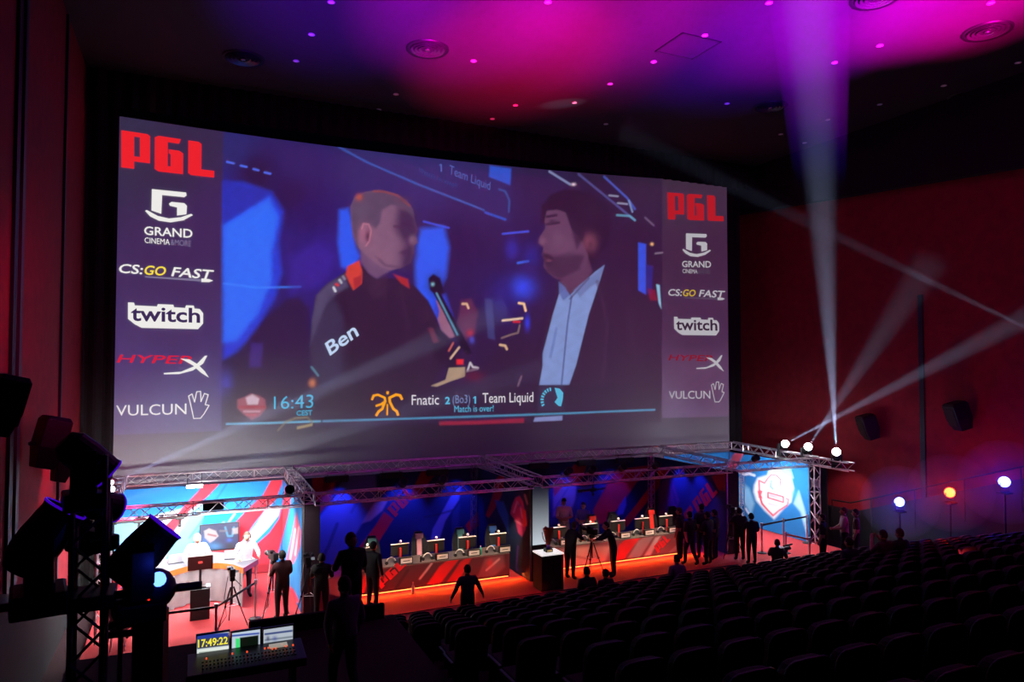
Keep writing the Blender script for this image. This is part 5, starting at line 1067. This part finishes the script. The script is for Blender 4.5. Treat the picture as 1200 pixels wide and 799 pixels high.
# left and right player bay people
P_('bearded man in white T-shirt looking down behind the right desk', 661, 23.0, 0, BACK-.3, pose='fold', top='tee', low='grey', h=1.86, nod=-.35, skin=SK2)
P_('man in blue top behind the cameraman in the right player bay', 684, 22.6, 0, BACK-.9, pose='fold', top='blue', low='jeans', h=1.74, nod=-.2)
P_('crew member in dark T-shirt leaning to the camera, arms lit', 668, 19.8, 0, -1.1, pose='reach', top='black', low='black', hair='brown', h=1.78)
P_('crew member in black reaching left to the camera', 719, 19.5, 0, 1.2, pose='reach', top='black', low='jeans', h=1.75, short=False)
camrig('big camera on tripod between two crew members in the right player bay', gx(693, 19.9, 650), 19.85, 0, .2, 1.35)
G = 'people gathered right of the right player desk'
P_('person in the group nearest the desk, hair lit orange from the stage', 797, 20.1, 0, .6, pose='stand', top='black', low='black', hair='brown', h=1.8, group=G)
P_('person of the group seen from behind, second from the desk', 809, 19.5, 0, .2, pose='walk', top='black', low='jeans', h=1.78, group=G)
P_('tallest person of the group, in the middle, head above the rest', 823, 20.0, 0, -.2, pose='stand', top='navy', low='black', h=1.88, group=G)
P_('person of the group in front of the tallest one', 830, 19.3, 0, .3, pose='fold', top='black', low='black', h=1.76, group=G)
P_('rightmost person of the group beside the black divider', 838, 19.7, 0, .5, pose='stand', top='navy', low='jeans', h=1.7, group=G)
P_('cameraman standing just left of the crest panel', 867, 19.3, 0, -.4, pose='camera', top='black', low='black', h=1.78)
P_('broad person in black standing right of the crest bay cameraman', 881, 18.8, 0, -.3, pose='operate', top='black', low='black', h=1.68, short=False)
camrig('camera on high tripod at the left of the crest panel', gx(860, 19.6, 650), 19.7, 0, -.4, 1.62)
# ------------------------------------------------------------------ seats
SEATM = mat('seat_fabric', (.022, .009, .014), .8, noise=.25, scale=18); SEATK = mat('seat_shell', (.012, .011, .014), .32)
def seat_proto():
    t = thing('theatre_chair', 'x', 'seat')
    def shell(y0, y1, w_, m_, nm, z0=.34, z1=1.06):
        pr_ = []; n = 10
        for k_ in range(n+1):
            a = PI*k_/n; pr_.append((w_*math.copysign(abs(math.cos(a))**.45, math.cos(a)), z1-.17+.17*math.sin(a)**.8))
        pr_ = [(w_*.92, z0)]+pr_+[(-w_*.92, z0)]; N = len(pr_); vs = []
        for y in (y0, y1):
            for (x, z) in pr_: vs.append((x, y-(z-.4)*.16, z))
        fs = [tuple(range(N)), tuple(range(2*N-1, N-1, -1))]+[(k_, N+k_, N+(k_+1) % N, (k_+1) % N) for k_ in range(N)]
        return MB().add(vs, fs).build(nm, m_, t, bevel=.018)
    shell(-.03, .0, .27, SEATK, 'back_shell'); shell(.0, .09, .255, SEATM, 'backrest', .4, 1.04)
    MB().box((0, .28, .45), (.48, .42, .13)).build('seat_cushion', SEATM, t, bevel=.035)
    for sx in (-1, 1): MB().box((sx*.285, .2, .5), (.045, .42, .06)).build('armrest', SEATK, t, bevel=.012)
    MB().box((0, .2, .19), (.4, .08, .38)).build('base', SEATK, t)
    return t
sp = seat_proto(); used = False
cand = []
for r, y in enumerate(ROWS):
    z = tier_z(y)
    for c in range(60):
        x = -1.5+c*.6+(.3 if r % 2 else 0)
        if x > 23.2: break
        top_ = np.array([[x, y, z+1.0]]); pp2 = proj(top_)[0]
        if pp2[0] < -10 or pp2[0] > 1222 or pp2[1] > 830: continue
        zc = (np.array([x, y, z+1])-ORG) @ FWD
        if zc < 1: continue
        if x < 3.7 and y < 17.5: continue          # the technical riser and its aisle
        if y > 12.0 and x > 22.0: continue
        cand.append((zc, r, c, x, y, z, pp2))
cand.sort(key=lambda a: a[0]); cand = cand[:300]
RN = ['first', 'second', 'third', 'fourth', 'fifth', 'sixth', 'seventh', 'eighth', 'ninth', 'tenth', 'eleventh', 'twelfth', 'thirteenth']
from collections import defaultdict
byrow = defaultdict(list)
for a in cand: byrow[a[1]].append(a)
def nth(n):
    return '%d%s' % (n, 'th' if 10 <= n % 100 <= 20 else {1: 'st', 2: 'nd', 3: 'rd'}.get(n % 10, 'th'))
for r in byrow:
    row = sorted(byrow[r], key=lambda a: a[3])
    for i, (zc, _, c, x, y, z, p2) in enumerate(row):
        o = sp if not used else copy_tree(sp); used = True
        o.location = (x, y-.25, z); o['label'] = 'dark cinema seat, %s from the left in the %s row from the stage' % (nth(i+1), RN[r]); o['group'] = 'cinema seats facing the stage'
SEATS = {(a[1], a[2]): a for a in cand}
def seated(label, px, row, **k):
    y = ROWS[row]-.0; z = tier_z(y); x = gx(px, y+.1, 670)
    x0 = -1.5+(.3 if row % 2 else 0); x = x0+round((x-x0)/.6)*.6
    return person(label, x, y-.02, z-.33, 0, sit=True, **k)
seated('spectator in a dark jacket in the front row near the pedestal', 682, 0, top='black', h=1.8)
seated('spectator in the front row with only the crown of the head showing', 708, 0, top='black', h=1.66)
seated('spectator in the front row before the group of people, purple light on shoulder', 789, 0, top='purple', h=1.8)
seated('spectator in the seats holding up a phone with both hands', 1025, 4, top='plum', hair='dark', pose='phone', h=1.8)
seated('spectator in the seats left of the one with the phone', 983, 4, top='navy', h=1.74)
seated('spectator beside the one with the phone, dark hair', 1045, 4, top='black', hair='brown', h=1.78)
P_('person in dark top with arms spread, standing before the front row', 548, 17.75, -.35, 0, pose='spread', top='navy', low='black', h=1.78, short=False)
t = P_('man with shoulder camera crouching at the front of the right bay', 911, 17.75, -.72, -.9, pose='camera', top='black', low='black', sit=True, h=1.75)
sc_ = thing('shoulder_camera', 'shoulder camera with long microphone held by the crouching man', 'camera', (t.location.x+.42, 17.95, .62), -1.3)
MB().box((0, 0, 0), (.14, .42, .18)).build('body', PLAST, sc_, bevel=.015); MB().tube((0, .2, .0), (0, .42, 0), .06, .075, 12).build('lens', PLAST, sc_); MB().tube((.1, -.1, .16), (.1, .42, .14), .03, n=8).build('microphone', BLACK, sc_); MB().box((-.1, -.05, .1), (.08, .02, .07)).build('small_monitor', mat('blue_camera_monitor', (.02, .02, .1), .3, 0, (.25, .45, 1), 1.6), sc_)
P_('person in black with one hand raised beside the right stage corner', 965, 17.6, -.05, .5, pose='raise', top='black', low='black', h=1.76)
P_('man in pale pink shirt looking at the stage on the right side steps', 990, 17.0, .22, .9, pose='operate', top='pink', low='black', hair='brown', h=1.8)
P_('dark figure just behind the man in the pale pink shirt', 1004, 17.1, .15, .7, pose='stand', top='maroon', low='black', h=1.74)
# side landing carrying those people
sl_ = MB().box((22.0, 17.3, -.12), (4.0, 1.6, .44)).build('landing_step', M_TIER); tag(sl_, 'dark landing step between the seats and the right stage corner', 'step')
# ------------------------------------------------------------------ technical riser on the left with console
RZ = 1.95
struct(MB().box((.95, 9.0, RZ/2), (5.3, 9.0, RZ)).build('floor_riser', M_TIER))
pw = thing('parapet', 'low black parapet at the front edge of the technical riser', 'parapet', (2.0, 13.4, RZ)); MB().box((.2, 0, .1), (2.4, .12, .35)).build('panel', BLACKM, pw, bevel=.03)
person('dark figure on the riser, face lit warm, looking down to the stage', gx(412, 12.7, 650), 12.7, RZ, .2, pose='operate', top='black', low='black', hair='brown', h=1.78, turn=-2.6)
person('big dark purple-lit figure walking on the riser in the foreground', gx(404, 10.2, 700), 10.2, RZ, .3, pose='walk', top='purple', low='jeans', h=1.76, short=False)
# console
cz = RZ; cyy = 10.6; cxl, cxr = gx(228, cyy, 750), gx(346, cyy, 750)
cs_ = thing('lighting_console', 'wide lighting console under the three lit monitors, small red key lights', 'console', ((cxl+cxr)/2, cyy-.2, cz)); k = lambda o: keep_world(o, cs_)
W_ = cxr-cxl
pz = at(285, 776, Y=cyy-.2).z
k(MB().box(((cxl+cxr)/2, cyy-.15, pz), (W_+.2, .6, .12), rot=Matrix.Rotation(.12, 3, 'X')).build('desk_body', PLAST, bevel=.02))
for s_ in (-1, 1): k(MB().box(((cxl+cxr)/2+s_*(W_/2-.05), cyy-.1, (cz+pz)/2), (.06, .4, pz-cz)).build('leg', BLACK))
m = MB()
for r in range(3):
    for c in range(26): m.box((cxl+.1+c*(W_-.1)/26, cyy-.38+r*.09, pz+.07+r*.009), (.022, .03, .02))
tag(keep_world(m.build('fader_caps', mat('grey_key', (.1, .1, .1), .5)), cs_), kind='stuff')
m = MB(); random.seed(3)
for c in (1, 8, 12, 17, 18, 19, 20, 22, 23, 25): m.box((cxl+.1+c*(W_-.1)/26, cyy-.1+random.uniform(-.05, .05), pz+.1), (.018, .018, .02))
tag(keep_world(m.build('key_lights', mat('red_key_light', (.2, 0, 0), .5, 0, (1, .08, .02), 1.2)), cs_), kind='stuff')
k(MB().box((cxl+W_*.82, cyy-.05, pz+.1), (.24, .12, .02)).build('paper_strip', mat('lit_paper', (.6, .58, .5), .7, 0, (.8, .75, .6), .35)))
def cmon(label, quad, kind, i):
    (x0, y0), (x1, y1), (x2, y2), (x3, y3) = quad
    Y = cyy+.12; a, b = at(x0, y0, Y=Y), at(x2, y2, Y=Y)
    t = thing('console_monitor', label, 'monitor', ((a.x+b.x)/2, Y, b.z), 0, 'three monitors of the lighting console'); k2 = lambda o: keep_world(o, t)
    k2(MB().box(((a.x+b.x)/2, Y+.03, (a.z+b.z)/2), (b.x-a.x+.03, .04, a.z-b.z+.04)).build('bezel', PLAST, bevel=.005)); k2(MB().box(((a.x+b.x)/2, Y+.06, (b.z+pz)/2), (.08, .04, max(.05, b.z-pz+.1))).build('stand', PLAST))
    lays = {0: [('p', [(231, 748), (268.5, 744), (268.5, 756), (231, 760.5)], (30, 34, 70), .6, .95), ('p', [(230, 744), (268, 741), (268, 746), (230, 749)], (40, 60, 150), .6, 1), ('p', [(232, 762), (268, 757), (268, 770), (232, 773)], (226, 234, 226), .8, 1), ('s', [(234, 765), (266, 762)], (110, 130, 120), 1.2, .8), ('s', [(234, 769), (250, 767)], (150, 170, 160), 1, .8)],
            1: [('p', [(281, 747), (303, 744), (303, 757), (281, 759)], (10, 20, 14), .8, 1), ('p', [(276, 748), (281, 748), (281, 760), (276, 760)], (60, 220, 120), .8, 1), ('s', [(272, 745), (303, 742)], (40, 70, 170), 1.2, 1), ('s', [(273, 762), (303, 758)], (220, 150, 60), 1.2, .9), ('p', [(273, 764), (304, 760), (304, 764), (273, 768)], (210, 220, 236), .6, 1)],
            2: [('s', [(311, 743), (342, 739)], (40, 60, 120), 1.3, 1), ('s', [(311, 750), (342, 746)], (70, 84, 100), 1, .7), ('s', [(311, 754), (342, 750)], (60, 74, 90), 1, .7), ('b', (314, 748, 2, 3), (20, 30, 90), 0, .8), ('b', (322, 748, 3, 3), (40, 50, 150), 0, .6), ('s', [(311, 758), (342, 754)], (90, 200, 160), 1.1, .7)]}[kind]
    k2(print_panel('lit_screen', (a.x, Y-.0, b.z), (1, 0, 0), (0, 0, 1), b.x-a.x, a.z-b.z, .005, ((205, 214, 216), (190, 205, 220), (176, 186, 198))[kind], lays, vmat('console_glow', True, .3, 1.), None))
    if kind == 0: k2(decal_text('clock_digits', '17:49:22', [(232, 749.5), (267, 745.5), (267, 754.5), (232, 759)], lambda u, v: at(u, v, Y=Y-.006), mat('yellow_digits', (.1, .1, 0), .5, 0, (.85, .75, .05), 1.1), None, .02))
    return t
cmon('left console monitor with yellow clock digits', [(231, 745.5), (269, 742), (268, 770), (231, 771)], 0, 0)
cmon('middle console monitor with dark window and green bars', [(272, 742), (304.5, 738.5), (304.5, 765), (272, 768)], 1, 1)
cmon('right console monitor filled with small grey cells', [(309, 738), (343.5, 734.5), (343, 759), (309, 763)], 2, 2)
# ------------------------------------------------------------------ left foreground: truss tower and moving heads on bars
TX, TY = gx(105, 6.0, 650), 6.0
ttz = at(110, 532, Y=TY).z
fz = tier_z(6.0)
MT = mat('dark_truss_metal', (.04, .038, .045), .4, .6)
truss('dark truss tower in the left foreground carrying moving lights', (TX, TY, 1.9), (TX, TY, ttz), s=.2, m=MT, single=True, thick=.02, cat='truss tower')
PUR = mat('violet_rim_reflection', (.1, .02, .6), .3, 0, (.10, .0, 1), .35)  # emissive rim stands in for violet lamp light reflected on the housings
cb = thing('crossbar', 'dark horizontal bar carrying moving lights either side of the foreground tower', 'crossbar', (TX, TY, at(110, 700, Y=TY).z))
MB().tube((-.75, 0, 0), (.75, 0, 0), .03, n=10).build('bar', BLACK, cb); MB().box((0, 0, 0), (.34, .34, .1)).build('clamp', BLACK, cb, bevel=.01); 
def head_at(label, px, py, Y, az, tilt, s, rim=None, lens=None):
    c = at(px, py, Y=Y); return moving_head(label, c, az, tilt, s, lens, accent=rim)
LB = mat('blue_moving_lens', (.05, .1, 1), .3, 0, (.12, .3, 1), 3)
head_at('moving light left of the foreground tower, head tilted up towards it', 45, 716, 6.0, 1.75, .6, 1.15, PUR)
head_at('moving light right of the foreground tower, head tilted up right with violet-lit rim', 162, 724, 6.0, 1.75, .75, 1.1, PUR)
head_at('moving light on the far side of the foreground tower with violet-lit edges', 108, 645, 6.35, 2.2, 1.9, .85, PUR)
head_at('moving light on top of the foreground tower with thin violet-lit edge', 98, 596, 6.0, 1.75, 2.3, .9, PUR)
bl = thing('blue_lamp', 'round dark lamp with blazing blue lens low beside the foreground tower', 'stage light', at(181, 690, Y=5.95)); MB().ball((0, 0, 0), .15, 16).build('housing', mat('deep_blue_shell', (.01, .01, .05), .4), bl, smooth=True); MB().lathe([(0, .0), (.05, -.005), (.055, -.03)], c=(.03, -.125, .11), n=14, axis=(.1, -.8, .6)).build('lens', LB, bl); MB().box((-.03, -.15, -.03), (.015, .01, .01)).build('red_dot', mat('tiny_red_display', (.02, 0, 0), .5), bl)
point((bl.location.x+.03, bl.location.y-.3, bl.location.z+.2), .6, (.03, .06, 1), .03)
MB().tube((-.02, 0, -.15), (-.02, 0, -1.0), .12).build('pole', BLACK, bl)
# rails of the foreground platform
rl = thing('guard_rail', 'black guard rail between the foreground tower and the stage', 'rail', at(130, 760, Y=7.0)); o_ = rl.location.copy()
for (a, b) in (((122, 737), (192, 704)), ((122, 745), (192, 737)), ((142, 708), (192, 706))):
    p, q = at(a[0], a[1], Y=7.0)-o_, at(b[0], b[1], Y=7.0)-o_; MB().tube(p, q, .03, n=8).build('bar', BLACK, rl)
for px in (142, 158, 190): p = at(px, 706 if px != 158 else 740, Y=7.0)-o_; MB().tube(p, (p.x, p.y, p.z-.9), .02).build('post', BLACK, rl)
bx2 = thing('equipment_case', 'tall black equipment case between foreground tower and console', 'case', (gx(182, 6.6, 740), 6.6, 1.95)); zt_ = at(182, 706, Y=6.6).z-1.95; MB().box((0, 0, zt_/2), (.16, .3, zt_)).build('body', BLACK, bx2, bevel=.015); MB().box((0, -.152, zt_*.6), (.08, .01, .03)).build('latch', ALU, bx2)
# wall loudspeakers
def speaker(label, loc, rz, tilt, w_, d, h_, proud=.3):
    t = thing('wall_speaker', label, 'loudspeaker', loc, rz); R = Matrix.Rotation(tilt, 3, 'X')
    vs = []
    for z, s_, yy in ((-h_/2, .7, 0), (-h_*.1, 1, 0), (h_/2-.08, 1, 0), (h_/2, .8, 0)):
        for x, y in ((-1, -.5), (1, -.5), (.8, .5), (-.8, .5)): vs.append(R @ Vector((x*w_/2*s_, y*d*s_, z)))
    fs = [(i*4+k_, i*4+(k_+1) % 4, i*4+4+(k_+1) % 4, i*4+4+k_) for i in range(3) for k_ in range(4)]+[(3, 2, 1, 0), (12, 13, 14, 15)]
    MB().add(vs, fs).build('cabinet', BLACK, t, bevel=.02); MB().box(R @ Vector((0, -d*.51, 0)), (w_*.7, .01, h_*.6), rot=R).build('grille', PLAST, t)
    MB().tube((0, d*.3, 0), (0, d*.5+proud, 0), .04).build('bracket', BLACK, t); return t
for (px, py, xo, sz, la) in ((4, 475, .3, .75, 'large black wall speaker cut by the left edge of the photo'), (57, 518, .28, .85, 'black wall speaker left of the foreground tower'), (73, 545, .28, .6, 'small black wall speaker tucked behind its larger neighbour'), (102, 546, .3, .8, 'black wall speaker just above the foreground truss tower')):
    c = at(px, py, X=XL+xo+.15)
    if px == 102: c = at(px, py, Y=20.5)
    speaker(la, c, PI/2+.5, .25, .75*sz, .55*sz, 1.25*sz, .12)
for (px, py, la) in ((1018, 500, 'black wall speaker on the right wall above the blue flood lamp'), (1124, 487, 'black wall speaker on the right wall above the red flood lamp')):
    c = at(px, py, X=XR-.45); speaker(la, c, -PI/2-.5, .3, .75, .55, .95, .1)
# doorway at the far right of the stage, notice
dr = thing('door_1', None, None, (XR-.31, 22.2, 0)); struct(dr)
a = at(950, 563, X=XR-.32); b = at(960, 600, X=XR-.32)
dl_ = MB().box((0, 0, 1.4), (.03, 1.6, 2.8)).build('door_leaf', mat('dark_door', (.02, .022, .03), .5), dr); MB().box((-.03, .6, 1.1), (.05, .12, .03)).build('door_handle', ALU, dl_)
nt_ = thing('notice', 'white printed notice on the dark door right of the stage', 'notice', at(955.5, 566, X=XR-.36)); MB().box((0, 0, 0), (.01, .42, .34)).build('paper', WHITEP, nt_)
m = MB()
for r in range(4): m.box((-.008, 0, .1-.06*r), (.004, .3, .012))
m.build('print_lines', PLAST, nt_)
sw = thing('wall_switch', 'small white switch on the red wall right of the notice', 'switch', at(960.5, 580, X=XR-.02)); MB().box((0, 0, 0), (.03, .2, .2)).build('plate', WHITEP, sw, bevel=.005); MB().box((-.02, 0, 0), (.02, .06, .1)).build('rocker', WHITEP, sw)
# ------------------------------------------------------------------ ceiling fittings
def rose(label, px, py, r):
    c = at(px, py, Z=CEIL); t = thing('ceiling_diffuser', label, 'ceiling vent', (c.x, c.y, CEIL-.0))
    MB().lathe([(r, 0), (r*.98, -.05), (r*.86, -.02)], n=32).build('rim', BLACK, t, smooth=True)
    MB().lathe([(r*.86, -.02), (r*.84, -.01), (0, -.01)], n=32).build('recess', BLACKM, t)
    for q in (.68, .5, .32): MB().lathe([(r*q, -.02), (r*(q+.1), -.06), (r*(q+.11), -.06), (r*(q+.01), -.02)], n=28).build('ring', mat('glossy_ring', (.12, .11, .12), .2, .7), t, smooth=True)
    MB().ball((0, 0, -.04), r*.14, 12, sc=(1, 1, .5)).build('centre_lamp', mat('dim_metal', (.3, .3, .3), .25, .9), t, smooth=True)
for px, py, r, la in ((501, 57, .62, 'round dark ceiling diffuser in the red glow, left of centre'), (1157, 36, .62, 'round dark ceiling diffuser in the pink glow at top right'), (903, 125, .6, 'round ceiling diffuser in the dark area above the right beams'), (285, 68, .6, 'round ceiling diffuser nearly lost in the dark at top left'), (1134, 112, .6, 'round ceiling diffuser in the dark below the top right one'), (1026, -3, .6, 'round ceiling diffuser cut by the top edge of the photo')):
    rose(la, px, py, r)
dt = thing('downlight', 'x', 'ceiling light'); MB().lathe([(.085, 0), (.095, -.02), (.07, -.025), (.06, -.01)], n=16).build('trim_ring', WHITEP, dt, smooth=True); MB().lathe([(.065, -.012), (0, -.012)], n=16).build('lens', mat('frosted_lens', (.85, .85, .85), .4, 0, (1, .7, 1), .05), dt)  # lens emission stands in for coloured light reflected by the glass
DOTS = [(388, 2), (365, 40), (347, 71), (642, 2), (555, 71), (464, 110), (444, 128), (604, 123), (577, 139), (673, 120), (766, 72), (826, 41), (901, 3), (715, 98), (852, 121), (710, 145), (1031, 53), (978, 73), (1193, 73), (1106, 100), (1031, 122), (970, 140), (915, 157), (943, 167), (1161, 3)]
rank = sorted(range(len(DOTS)), key=lambda i: DOTS[i][0])
for j, i in enumerate(rank):
    o = dt if j == 0 else copy_tree(dt); c = at(DOTS[i][0], DOTS[i][1], Z=CEIL); o.location = (c.x, c.y, CEIL)
    o['label'] = 'small round recessed ceiling light, %s of %d counting from the left' % (nth(j+1), len(DOTS)); o['group'] = 'recessed ceiling lights'
ht = thing('ceiling_hatch', 'thin dark outlined hatch in the violet lit ceiling', 'hatch', (*at(806, 54, Z=CEIL).xy, CEIL)); MB().box((0, 0, -.01), (1.3, 1.2, .02)).build('panel', M_CEIL, ht)
m = MB()
for s_ in (-1, 1): m.box((s_*.66, 0, -.012), (.04, 1.3, .03)); m.box((0, s_*.62, -.012), (1.36, .04, .03))
m.build('frame', BLACK, ht)
